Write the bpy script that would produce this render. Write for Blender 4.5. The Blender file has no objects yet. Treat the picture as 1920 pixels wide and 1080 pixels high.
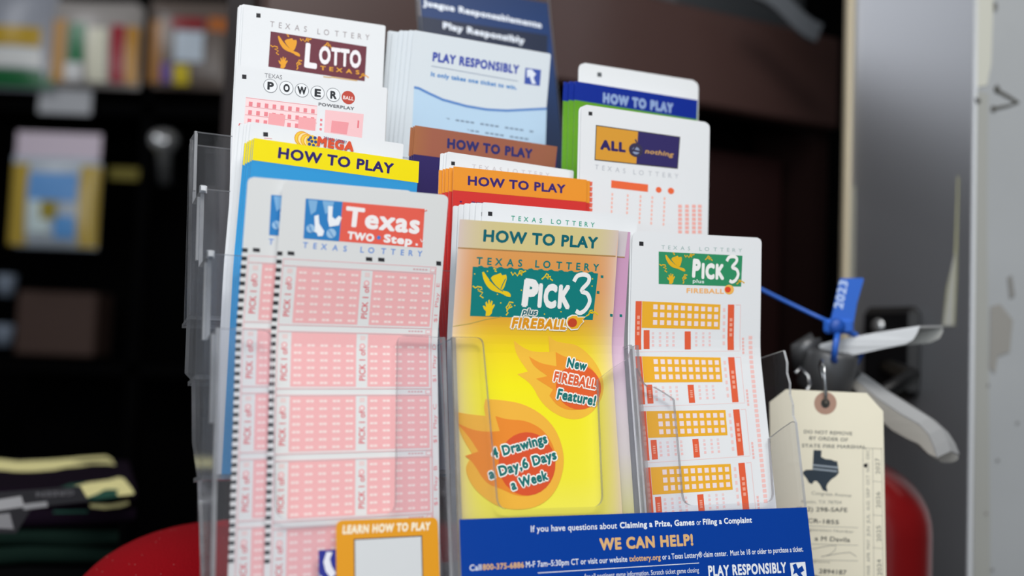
import bpy, math
import numpy as np
from mathutils import Vector, Matrix

# ------------------------------------------------------------------ camera, world, lights, exposure
SC = bpy.context.scene
COL = SC.collection
FPX = 1867.0                                   # 35 mm lens, in pixels of the 1920 wide frame
PITCH, ROLL = math.radians(3.3), math.radians(2.2)
CAM = Vector((0.0, 0.0, 1.30))
_f = Vector((0, math.cos(PITCH), math.sin(PITCH)))
_r0, _u0 = Vector((1, 0, 0)), Vector((0, -math.sin(PITCH), math.cos(PITCH)))
CR = math.cos(ROLL) * _r0 + math.sin(ROLL) * _u0
CU = -math.sin(ROLL) * _r0 + math.cos(ROLL) * _u0
CF = _f
cd = bpy.data.cameras.new('camera')
cam = bpy.data.objects.new('camera', cd)
COL.objects.link(cam)
cam.matrix_world = Matrix(((CR.x, CU.x, -CF.x, CAM.x), (CR.y, CU.y, -CF.y, CAM.y), (CR.z, CU.z, -CF.z, CAM.z), (0, 0, 0, 1)))
cd.sensor_width = 36.0
cd.lens = FPX * 36.0 / 1920.0
cd.clip_start = 0.02
cd.dof.use_dof = True
cd.dof.focus_distance = 0.512
cd.dof.aperture_fstop = 3.7
SC.camera = cam

wd = bpy.data.worlds.new('World')
SC.world = wd
wd.use_nodes = True
wd.node_tree.nodes['Background'].inputs[0].default_value = (0.80, 0.90, 1.0, 1)
wd.node_tree.nodes['Background'].inputs[1].default_value = 0.33

def area(name, loc, target, sx, sy, power, col):
    d = bpy.data.lights.new(name, 'AREA')
    d.shape = 'RECTANGLE'; d.size = sx; d.size_y = sy; d.energy = power; d.color = col
    o = bpy.data.objects.new(name, d); COL.objects.link(o)
    o.location = loc
    o.rotation_euler = (Vector(target) - Vector(loc)).to_track_quat('-Z', 'Y').to_euler()
    return o
area('ceiling_lamp_light', (0.25, -0.35, 2.55), (0.2, 0.35, 1.2), 1.3, 0.5, 20, (1.0, 0.98, 0.95))
area('added_front_fill', (-0.6, -1.35, 1.85), (0.1, 0.5, 1.3), 2.0, 1.2, 21, (0.93, 0.965, 1.0))  # no window is built; cool fill added behind the camera for the papers
area('added_reflection_light', (-1.75, 1.75, 2.58), (0.35, 0.95, 1.5), 0.9, 0.45, 10, (0.95, 0.97, 1.0))  # unseen source added so the steel pillar and cabinet rail reflect something bright

SC.view_settings.view_transform = 'Standard'
SC.view_settings.look = 'None'
SC.view_settings.exposure = 0.16
SC.view_settings.gamma = 1.0
SC.view_settings.use_curve_mapping = False
SC.cycles.transparent_max_bounces = 48
SC.cycles.max_bounces = 10

# ------------------------------------------------------------------ helpers
def lin(h):
    h = h.lstrip('#')
    o = []
    for i in (0, 2, 4):
        c = int(h[i:i + 2], 16) / 255.0
        o.append(c / 12.92 if c <= 0.04045 else ((c + 0.055) / 1.055) ** 2.4)
    return (o[0], o[1], o[2], 1.0)

_M = {}
def mat(h, rough=0.5, metal=0.0, spec=0.4, bump=0.0, bscale=80.0, vary=0.0, coat=0.0):
    key = (h, rough, metal, spec, bump, bscale, vary, coat)
    if key in _M: return _M[key]
    m = bpy.data.materials.new('finish ' + h); m.use_nodes = True
    nt = m.node_tree; b = nt.nodes['Principled BSDF']
    b.inputs['Base Color'].default_value = lin(h)
    b.inputs['Roughness'].default_value = rough
    b.inputs['Metallic'].default_value = metal
    b.inputs['Specular IOR Level'].default_value = spec
    b.inputs['Coat Weight'].default_value = coat
    b.inputs['Coat Roughness'].default_value = 0.08
    if bump or vary:
        tc = nt.nodes.new('ShaderNodeTexCoord'); nz = nt.nodes.new('ShaderNodeTexNoise')
        nz.inputs['Scale'].default_value = bscale; nz.inputs['Detail'].default_value = 4
        nt.links.new(tc.outputs['Object'], nz.inputs['Vector'])
        if bump:
            bp = nt.nodes.new('ShaderNodeBump'); bp.inputs['Strength'].default_value = bump; bp.inputs['Distance'].default_value = 0.002
            nt.links.new(nz.outputs['Fac'], bp.inputs['Height']); nt.links.new(bp.outputs['Normal'], b.inputs['Normal'])
        if vary:
            mx = nt.nodes.new('ShaderNodeMix'); mx.data_type = 'RGBA'
            c = lin(h)
            mx.inputs['A'].default_value = c; mx.inputs['B'].default_value = (c[0] * (1 - vary), c[1] * (1 - vary), c[2] * (1 - vary), 1)
            nt.links.new(nz.outputs['Fac'], mx.inputs['Factor']); nt.links.new(mx.outputs['Result'], b.inputs['Base Color'])
    _M[key] = m
    return m

def gradient_mat(name, stops, edge=None, axis='Y', rough=0.42):
    """printed colour blend along the sheet (UV), with an optional paler printed margin"""
    if name in _M: return _M[name]
    m = bpy.data.materials.new(name); m.use_nodes = True
    nt = m.node_tree; b = nt.nodes['Principled BSDF']; b.inputs['Roughness'].default_value = rough
    b.inputs['Specular IOR Level'].default_value = 0.4
    uv = nt.nodes.new('ShaderNodeUVMap'); sp = nt.nodes.new('ShaderNodeSeparateXYZ')
    nt.links.new(uv.outputs['UV'], sp.inputs[0])
    rp = nt.nodes.new('ShaderNodeValToRGB'); cr = rp.color_ramp
    while len(cr.elements) < len(stops): cr.elements.new(0.5)
    for e, (p, h) in zip(cr.elements, stops): e.position = p; e.color = lin(h)
    nt.links.new(sp.outputs[axis], rp.inputs['Fac'])
    out = rp.outputs['Color']
    if edge:
        hexc, power, amount = edge
        a = nt.nodes.new('ShaderNodeMath'); a.operation = 'SUBTRACT'; a.inputs[1].default_value = 0.5
        nt.links.new(sp.outputs['X'], a.inputs[0])
        a2 = nt.nodes.new('ShaderNodeMath'); a2.operation = 'ABSOLUTE'; nt.links.new(a.outputs[0], a2.inputs[0])
        a3 = nt.nodes.new('ShaderNodeMath'); a3.operation = 'MULTIPLY'; a3.inputs[1].default_value = 2.0; nt.links.new(a2.outputs[0], a3.inputs[0])
        a4 = nt.nodes.new('ShaderNodeMath'); a4.operation = 'POWER'; a4.inputs[1].default_value = power; nt.links.new(a3.outputs[0], a4.inputs[0])
        a5 = nt.nodes.new('ShaderNodeMath'); a5.operation = 'MULTIPLY'; a5.inputs[1].default_value = amount; nt.links.new(a4.outputs[0], a5.inputs[0])
        mx = nt.nodes.new('ShaderNodeMix'); mx.data_type = 'RGBA'; mx.inputs['B'].default_value = lin(hexc)
        nt.links.new(a5.outputs[0], mx.inputs['Factor']); nt.links.new(out, mx.inputs['A']); out = mx.outputs['Result']
    nt.links.new(out, b.inputs['Base Color'])
    _M[name] = m
    return m

def acrylic(name, haze, tint, rough=0.06):
    """clear plastic: mostly see-through, mirror-like at grazing angles, slightly scuffed, some of its haze standing in for reflections"""
    if name in _M: return _M[name]
    m = bpy.data.materials.new(name); m.use_nodes = True
    nt = m.node_tree; nt.nodes.clear()
    out = nt.nodes.new('ShaderNodeOutputMaterial')
    tr = nt.nodes.new('ShaderNodeBsdfTransparent'); tr.inputs[0].default_value = (tint, tint, tint * 1.01, 1)
    gl = nt.nodes.new('ShaderNodeBsdfGlossy'); gl.inputs['Roughness'].default_value = rough; gl.inputs[0].default_value = (0.95, 0.97, 1, 1)
    df = nt.nodes.new('ShaderNodeBsdfTranslucent'); df.inputs[0].default_value = (0.9, 0.92, 0.95, 1)
    d2 = nt.nodes.new('ShaderNodeBsdfDiffuse'); d2.inputs[0].default_value = (0.85, 0.87, 0.9, 1)
    hz = nt.nodes.new('ShaderNodeMixShader'); hz.inputs[0].default_value = 0.6
    nt.links.new(df.outputs[0], hz.inputs[1]); nt.links.new(d2.outputs[0], hz.inputs[2])
    m1 = nt.nodes.new('ShaderNodeMixShader')
    nz = nt.nodes.new('ShaderNodeTexNoise'); nz.inputs['Scale'].default_value = 35; nz.inputs['Detail'].default_value = 6
    tc = nt.nodes.new('ShaderNodeTexCoord'); nt.links.new(tc.outputs['Object'], nz.inputs['Vector'])
    mr = nt.nodes.new('ShaderNodeMapRange'); mr.inputs['From Min'].default_value = 0.3; mr.inputs['From Max'].default_value = 0.75
    mr.inputs['To Min'].default_value = haze * 0.7; mr.inputs['To Max'].default_value = haze * 1.35
    nt.links.new(nz.outputs['Fac'], mr.inputs['Value'])
    nt.links.new(mr.outputs['Result'], m1.inputs[0])
    nt.links.new(tr.outputs[0], m1.inputs[1]); nt.links.new(hz.outputs[0], m1.inputs[2])
    ge = nt.nodes.new('ShaderNodeNewGeometry'); dp = nt.nodes.new('ShaderNodeVectorMath'); dp.operation = 'DOT_PRODUCT'
    nt.links.new(ge.outputs['Normal'], dp.inputs[0]); nt.links.new(ge.outputs['Incoming'], dp.inputs[1])
    def mth(op, a, b=None):
        n = nt.nodes.new('ShaderNodeMath'); n.operation = op
        for i, v in enumerate((a, b)):
            if v is None: continue
            if isinstance(v, (int, float)): n.inputs[i].default_value = v
            else: nt.links.new(v, n.inputs[i])
        return n.outputs[0]
    fres = mth('ADD', mth('MULTIPLY', mth('POWER', mth('SUBTRACT', 1.0, mth('ABSOLUTE', dp.outputs['Value'])), 5.0), 0.94), 0.04)
    m2 = nt.nodes.new('ShaderNodeMixShader')
    nt.links.new(fres, m2.inputs[0]); nt.links.new(m1.outputs[0], m2.inputs[1]); nt.links.new(gl.outputs[0], m2.inputs[2])
    nt.links.new(m2.outputs[0], out.inputs['Surface'])
    _M[name] = m
    return m

class MB:
    """collects faces (with a material each) into ONE mesh object"""
    def __init__(s): s.v = []; s.f = []; s.mi = []; s.m = []; s.uv = []; s.smooth = []
    def slot(s, m):
        if m not in s.m: s.m.append(m)
        return s.m.index(m)
    def add(s, verts, faces, m, uvs=None, smooth=False):
        b = len(s.v); s.v += [tuple(v) for v in verts]; s.uv += (uvs if uvs else [(0, 0)] * len(verts))
        k = s.slot(m)
        for f in faces: s.f.append(tuple(i + b for i in f)); s.mi.append(k); s.smooth.append(smooth)
    def box(s, c, d, m, rot=None, bev=0.0):
        """box centre c, full size d, 3x3 rotation rot, chamfered by bev"""
        R = rot or Matrix.Identity(3); c = Vector(c); hx, hy, hz = d[0] / 2, d[1] / 2, d[2] / 2
        b = min(bev, hx * .9, hy * .9, hz * .9)
        if b <= 0:
            vs = [c + R @ Vector((x * hx, y * hy, z * hz)) for z in (-1, 1) for y in (-1, 1) for x in (-1, 1)]
            s.add(vs, [(0, 2, 3, 1), (4, 5, 7, 6), (0, 1, 5, 4), (2, 6, 7, 3), (0, 4, 6, 2), (1, 3, 7, 5)], m)
            return
        vs = []; ix = {}
        for x in (-1, 1):
            for y in (-1, 1):
                for z in (-1, 1):
                    for a in range(3):
                        p = [x * (hx - b), y * (hy - b), z * (hz - b)]
                        p[a] = (x * hx, y * hy, z * hz)[a]
                        ix[(x, y, z, a)] = len(vs); vs.append(c + R @ Vector(p))
        fs = []
        for a in range(3):
            o1, o2 = (a + 1) % 3, (a + 2) % 3
            for sg in (-1, 1):
                q = []
                for p1, p2 in ((-1, -1), (1, -1), (1, 1), (-1, 1)):
                    k = [0, 0, 0]; k[a] = sg; k[o1] = p1; k[o2] = p2; q.append(ix[(k[0], k[1], k[2], a)])
                fs.append(tuple(q if sg > 0 else q[::-1]))
            for p1 in (-1, 1):
                for p2 in (-1, 1):
                    k0 = [0, 0, 0]; k0[o1] = p1; k0[o2] = p2; k1 = list(k0); k0[a] = -1; k1[a] = 1
                    q = [ix[(*k0, o1)], ix[(*k1, o1)], ix[(*k1, o2)], ix[(*k0, o2)]]
                    fs.append(tuple(q if p1 * p2 < 0 else q[::-1]))
        for x in (-1, 1):
            for y in (-1, 1):
                for z in (-1, 1):
                    q = [ix[(x, y, z, 0)], ix[(x, y, z, 1)], ix[(x, y, z, 2)]]
                    fs.append(tuple(q if x * y * z > 0 else q[::-1]))
        s.add(vs, fs, m)
    def lathe(s, prof, c, m, axis=(0, 0, 1), seg=40, smooth=True):
        """revolve (radius, height) profile about axis through c"""
        A = Vector(axis).normalized(); X = A.orthogonal().normalized(); Y = A.cross(X); c = Vector(c)
        vs = []; n = len(prof)
        for i in range(seg):
            t = 2 * math.pi * i / seg; d = math.cos(t) * X + math.sin(t) * Y
            for r, h in prof: vs.append(c + d * r + A * h)
        fs = []
        for i in range(seg):
            j = (i + 1) % seg
            for k in range(n - 1): fs.append((i * n + k, j * n + k, j * n + k + 1, i * n + k + 1))
        s.add(vs, fs, m, smooth=smooth)
    def tube(s, pts, r, m, seg=8, smooth=True, closed=False):
        pts = [Vector(p) for p in pts]; n = len(pts); vs = []
        rr = r if isinstance(r, (list, tuple)) else [r] * n
        T0 = (pts[1] - pts[0]).normalized(); X = T0.orthogonal().normalized()
        for i, p in enumerate(pts):
            if closed: T = (pts[(i + 1) % n] - pts[i - 1]).normalized()
            else: T = (pts[min(i + 1, n - 1)] - pts[max(i - 1, 0)]).normalized()
            X = (X - T * X.dot(T)).normalized(); Y = T.cross(X)
            for k in range(seg):
                a = 2 * math.pi * k / seg; vs.append(p + (math.cos(a) * X + math.sin(a) * Y) * rr[i])
        fs = []
        for i in range(n if closed else n - 1):
            j = (i + 1) % n
            for k in range(seg): fs.append((i * seg + k, i * seg + (k + 1) % seg, j * seg + (k + 1) % seg, j * seg + k))
        if not closed: fs += [tuple(range(seg))[::-1], tuple(range((n - 1) * seg, n * seg))]
        s.add(vs, fs, m, smooth=smooth)
    def sweep(s, prof, frames, m, smooth=False, caps=True):
        """closed 2D profile carried along frames (origin, X, Y)"""
        vs = []; n = len(prof)
        for o, X, Y in frames:
            for a, b in prof: vs.append(Vector(o) + a * X + b * Y)
        fs = []
        for i in range(len(frames) - 1):
            for k in range(n): fs.append((i * n + k, i * n + (k + 1) % n, (i + 1) * n + (k + 1) % n, (i + 1) * n + k))
        s.add(vs, fs, m, smooth=smooth)
        if caps:
            L = len(frames) - 1
            s.add([vs[k] for k in range(n)], [tuple(range(n))[::-1]], m)
            s.add([vs[L * n + k] for k in range(n)], [tuple(range(n))], m)
    def prism(s, pts2, mp, h0, h1, m, medge=None):
        """polygon pts2 mapped by mp(x, y, h) between heights h0 and h1"""
        n = len(pts2)
        a = [mp(x, y, h0) for x, y in pts2]; b = [mp(x, y, h1) for x, y in pts2]
        tri = tess(pts2)
        s.add(b, tri, m); s.add(a, [t[::-1] for t in tri], m)
        s.add(a + b, [(i, (i + 1) % n, n + (i + 1) % n, n + i) for i in range(n)], medge or m)
    def build(s, name, parent=None, origin=None):
        o0 = Vector(origin) if origin is not None else Vector((0, 0, 0))
        if origin is None and parent is None and s.v:
            xs, ys, zs = zip(*s.v); o0 = Vector(((min(xs) + max(xs)) / 2, (min(ys) + max(ys)) / 2, min(zs)))
        if parent is not None:
            o0 = Vector((0, 0, 0)); q = parent
            while q is not None: o0 += q.location; q = q.parent
        me = bpy.data.meshes.new(name)
        me.from_pydata([(v[0] - o0.x, v[1] - o0.y, v[2] - o0.z) for v in s.v], [], s.f)
        for m in s.m: me.materials.append(m)
        me.polygons.foreach_set('material_index', s.mi); me.polygons.foreach_set('use_smooth', s.smooth)
        ul = me.uv_layers.new(name='UVMap')
        flat = []
        for lp in me.loops: flat += list(s.uv[lp.vertex_index])
        ul.data.foreach_set('uv', flat)
        me.update()
        o = bpy.data.objects.new(name, me); COL.objects.link(o)
        if parent is not None: o.parent = parent
        else: o.location = o0
        return o

from mathutils.geometry import tessellate_polygon, delaunay_2d_cdt
def tess(p):
    t = tessellate_polygon([[Vector((x, y, 0)) for x, y in p]])
    out = []
    for a, b, c in t:
        ax, ay = p[a]; bx, by = p[b]; cx, cy = p[c]
        out.append((a, b, c) if (bx - ax) * (cy - ay) - (by - ay) * (cx - ax) > 0 else (a, c, b))
    return out

def fillet(pts):
    """polygon with optional third value = corner radius"""
    out = []; n = len(pts)
    for i, p in enumerate(pts):
        if len(p) == 2: out.append(p); continue
        P0 = Vector(p[:2]); A = Vector(pts[i - 1][:2]) - P0; B = Vector(pts[(i + 1) % n][:2]) - P0; r = p[2]
        A.normalize(); B.normalize()
        half = A.angle(B) / 2; d = r / math.tan(half)
        s, e = P0 + A * d, P0 + B * d
        for k in range(7):
            t = k / 6; q = (1 - t) ** 2 * s + 2 * t * (1 - t) * P0 + t * t * e
            out.append((q.x, q.y))
    return out

def thing(name, label, cat, loc=(0, 0, 0), group=None):
    o = bpy.data.objects.new(name, None); COL.objects.link(o); o.location = loc
    o.empty_display_size = 0.02
    bpy.context.view_layer.update()
    return tag(o, label, cat, group)
def tag(o, label, cat, group=None):
    o['label'] = label; o['category'] = cat
    if group: o['group'] = group
    return o
def struct(o): o['kind'] = 'structure'; return o

def at(x, y, Y):
    """the point of the place seen at photo pixel (x, y) whose distance into the room is Y"""
    d = CF + ((x - 960) / FPX) * CR + ((540 - y) / FPX) * CU
    return CAM + d * (Y / d.y)

# lettering: outlines of Blender's built-in typeface turned into flat faces
_T = {}
def plain(s):
    """mesh outline of a string in Blender's built-in typeface, size 1"""
    c = bpy.data.curves.new('lettering', 'FONT'); c.body = s; c.size = 1
    c.resolution_u = 3; c.fill_mode = 'FRONT'
    o = bpy.data.objects.new('lettering', c); COL.objects.link(o)
    dg = bpy.context.evaluated_depsgraph_get(); dg.update()
    me = o.evaluated_get(dg).to_mesh()
    vs = [(v.co.x, v.co.y) for v in me.vertices]; fs = [tuple(p.vertices) for p in me.polygons]
    o.evaluated_get(dg).to_mesh_clear()
    bpy.data.objects.remove(o); bpy.data.curves.remove(c)
    def area2(f):
        a, b, d = (vs[i] for i in f[:3]); return abs((b[0] - a[0]) * (d[1] - a[1]) - (b[1] - a[1]) * (d[0] - a[0]))
    return vs, [f for f in fs if len(f) > 3 or area2(f) > 1e-7]
def span(s):
    x = [v[0] for v in plain(s)[0]]; return min(x), max(x)
def outline_fill(vs, fs):
    """keep only the outer edges and counters of a heap of faces, thin them out and fill them afresh"""
    nxt = {}; seen = {}
    for f in fs:
        ar = sum(vs[f[i - 1]][0] * vs[f[i]][1] - vs[f[i]][0] * vs[f[i - 1]][1] for i in range(len(f)))
        g = f if ar > 0 else f[::-1]
        for i in range(len(g)): seen[(g[i - 1], g[i])] = 1
    for a, b in seen:
        if (b, a) not in seen: nxt.setdefault(a, []).append(b)
    loops = []
    while nxt:
        a = next(iter(nxt)); lp = [a]; c = nxt[a].pop()
        if not nxt[a]: del nxt[a]
        while c != lp[0] and c in nxt:
            lp.append(c); d = nxt[c].pop()
            if not nxt[c]: del nxt[c]
            c = d
        P = []
        for i in lp:
            if not P or (Vector(vs[i]) - Vector(P[-1])).length > 0.007: P.append(vs[i])
        Q = []
        for i in range(len(P)):
            a_, b_, c_ = Vector(P[i - 1]), Vector(P[i]), Vector(P[(i + 1) % len(P)])
            if abs((b_ - a_).cross(c_ - b_)) > 0.00006: Q.append(P[i])
        if len(Q) > 2: loops.append([Vector((x, y, 0)) for x, y in Q])
    flat = [(v.x, v.y) for l in loops for v in l]
    tri = [tuple(t) for t in tessellate_polygon(loops)]
    def size(v, f): return sum(abs(sum(v[q[i - 1]][0] * v[q[i]][1] - v[q[i]][0] * v[q[i - 1]][1] for i in range(len(q)))) for q in f) / 2
    a0, a1 = size(vs, fs), size(flat, tri)
    return (flat, tri) if abs(a0 - a1) < 0.025 * a0 else (vs, fs)      # a letter that will not refill cleanly keeps its heap of faces
def letter(ch, bold):
    """one letter, struck again round a small circle and melted into one outline when bold; with its advance"""
    bold = round(bold, 2) if bold > 0.02 else round(bold, 3)
    key = (ch, bold)
    if key in _T: return _T[key]
    if (ch, 'adv') not in _T:
        a0, a1 = span('||'); b0, b1 = span('|' + ch + '|'); _T[(ch, 'adv')] = (b1 - b0) - (a1 - a0)
    v0, f0 = plain(ch) if ch != ' ' else ([], [])
    if bold > 0.001 and v0:
        vs, fs = list(v0), list(f0); n = 8
        for i in range(n):
            a = 2 * math.pi * (i + .5) / n; k = len(vs)
            vs += [(x + bold * math.cos(a), y + bold * math.sin(a)) for x, y in v0]; fs += [tuple(j + k for j in f) for f in f0]
        r = delaunay_2d_cdt([Vector(v) for v in vs], [], fs, 0, 1e-5)
        rv = np.array([(v.x, v.y) for v in r[0]]); rf = [tuple(f) for f in r[2]]
        cen = np.array([rv[list(f)].mean(0) for f in rf])
        inside = np.zeros(len(rf), bool); A = np.array(vs)
        for f in fs:
            for k in range(1, len(f) - 1):
                p, q, w = A[f[0]], A[f[k]], A[f[k + 1]]
                c1 = (q[0] - p[0]) * (cen[:, 1] - p[1]) - (q[1] - p[1]) * (cen[:, 0] - p[0])
                c2 = (w[0] - q[0]) * (cen[:, 1] - q[1]) - (w[1] - q[1]) * (cen[:, 0] - q[0])
                c3 = (p[0] - w[0]) * (cen[:, 1] - w[1]) - (p[1] - w[1]) * (cen[:, 0] - w[0])
                inside |= ((c1 >= 0) & (c2 >= 0) & (c3 >= 0)) | ((c1 <= 0) & (c2 <= 0) & (c3 <= 0))
        v0, f0 = outline_fill([tuple(v) for v in rv.tolist()], [f for f, t in zip(rf, inside) if t])
    _T[key] = (v0, f0, _T[(ch, 'adv')])
    return _T[key]
def glyphs(s, bold, sp, sh, gap=None):
    gap = bold if gap is None else gap
    vs, fs, x = [], [], 0.0
    for ch in s:
        v, f, adv = letter(ch, bold); k = len(vs)
        vs += [(px + x + sh * py, py) for px, py in v]; fs += [tuple(i + k for i in q) for q in f]
        x += adv * sp + gap * 1.2
    return vs, fs

class Print:
    """prints rectangles, shapes and lettering onto a surface given by mp(x, y, h) in millimetres"""
    STEP = 0.045
    def __init__(s, mb, mp, wd=100, ht=100, rough=0.45, coat=0.0):
        s.mb, s.mp, s.wd, s.ht, s.rough, s.coat = mb, mp, wd, ht, rough, coat; s.boxes = []; s.special = {}
    def m(s, c): return s.special[c] if c in s.special else mat(c, s.rough, coat=s.coat)
    def level(s, pts):
        xs = [p[0] for p in pts]; ys = [p[1] for p in pts]; b = (min(xs), min(ys), max(xs), max(ys))
        lv = 1
        for q, k in s.boxes:
            if q[0] < b[2] and q[2] > b[0] and q[1] < b[3] and q[3] > b[1]: lv = max(lv, k + 1)
        s.boxes.append((b, lv))
        return lv * s.STEP
    def put(s, pts, faces, c, h=None):
        h = s.level(pts) if h is None else h
        s.mb.add([s.mp(x, y, h) for x, y in pts], faces, s.m(c), [(x / s.wd, y / s.ht) for x, y in pts])
    def rect(s, q, c, h=None):
        n = max(1, int(max(abs(q[3][1] - q[0][1]), abs(q[2][1] - q[1][1])) / 5)); k = max(1, int(abs(q[1][0] - q[0][0]) / 16))
        pts = []
        for j in range(n + 1):
            for i in range(k + 1):
                a, b = i / k, j / n
                pts.append(tuple((1 - a) * (1 - b) * q[0][z] + a * (1 - b) * q[1][z] + a * b * q[2][z] + (1 - a) * b * q[3][z] for z in (0, 1)))
        fs = [(j * (k + 1) + i, (j + 1) * (k + 1) + i, (j + 1) * (k + 1) + i + 1, j * (k + 1) + i + 1) for j in range(n) for i in range(k)]
        s.put(pts, fs, c, h)
    def box(s, x0, y0, x1, y1, c, h=None): s.rect([(x0, y0), (x1, y0), (x1, y1), (x0, y1)], c, h)
    def poly(s, pts, c): s.put(pts, [t[::-1] for t in tess(pts)], c)
    def circ(s, ctr, rx, ry, c, n=28):
        s.poly([(ctr[0] + rx * math.cos(2 * math.pi * i / n), ctr[1] + ry * math.sin(2 * math.pi * i / n)) for i in range(n)], c)
    def line(s, pts, w, c):
        P2 = [Vector(p) for p in pts]; L = []; Rr = []
        for i, p in enumerate(P2):
            t = (P2[min(i + 1, len(P2) - 1)] - P2[max(i - 1, 0)])
            t = t.normalized() if t.length > 1e-9 else Vector((1, 0))
            nrm = Vector((-t.y, t.x)) * w / 2; L.append(tuple(p + nrm)); Rr.append(tuple(p - nrm))
        n = len(P2)
        s.put(L + Rr, [(i, i + 1, n + i + 1, n + i) for i in range(n - 1)], c)
    def text(s, body, a, b, cap, c, bold=0.0, out=None, ow=0.05, sh=0.0, sp=1.0):
        vs, fs = glyphs(body, bold, sp, sh)
        if not vs: return
        hv, _ = glyphs('H', bold, 1.0, 0.0)
        H = max(v[1] for v in hv) - min(v[1] for v in hv); y0 = min(v[1] for v in hv)
        x0 = min(v[0] for v in vs); x1 = max(v[0] for v in vs)
        A, B = Vector(a), Vector(b); d = B - A; W = d.length; d.normalize(); up = Vector((d.y, -d.x))
        kx, ky = W / (x1 - x0), cap / H
        f = lambda v: tuple(A + d * ((v[0] - x0) * kx) + up * ((v[1] - y0) * ky))
        if out:
            ov, of = glyphs(body, bold + ow, sp, sh, bold)
            s.put([f(v) for v in ov], of, out)
        s.put([f(v) for v in vs], fs, c)
    def grid(s, q, nx, ny, fx, fy, c):
        h = s.level(q); pts = []; fs = []
        Bl = lambda a, b: tuple((1 - a) * (1 - b) * q[0][z] + a * (1 - b) * q[1][z] + a * b * q[2][z] + (1 - a) * b * q[3][z] for z in (0, 1))
        for j in range(ny):
            for i in range(nx):
                a0, a1 = (i + .5 - fx / 2) / nx, (i + .5 + fx / 2) / nx; b0, b1 = (j + .5 - fy / 2) / ny, (j + .5 + fy / 2) / ny
                k = len(pts); pts += [Bl(a0, b0), Bl(a1, b0), Bl(a1, b1), Bl(a0, b1)]; fs.append((k, k + 3, k + 2, k + 1))
        s.put(pts, fs, c, h)
    def ops(s, lst):
        for o in lst:
            k = o[0]
            if k == 'R': s.rect(o[1], o[2])
            elif k == 'P': s.poly(o[1], o[2])
            elif k == 'L': s.line(o[1], o[2], o[3])
            elif k == 'C': s.circ(o[1], o[2], o[3], o[4])
            elif k == 'T': s.text(*o[1:])
            elif k == 'G': s.grid(*o[1:])
            elif k == 'TS': two_step_panels(s)
            elif k == 'PS': pick_panels(s)

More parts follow.
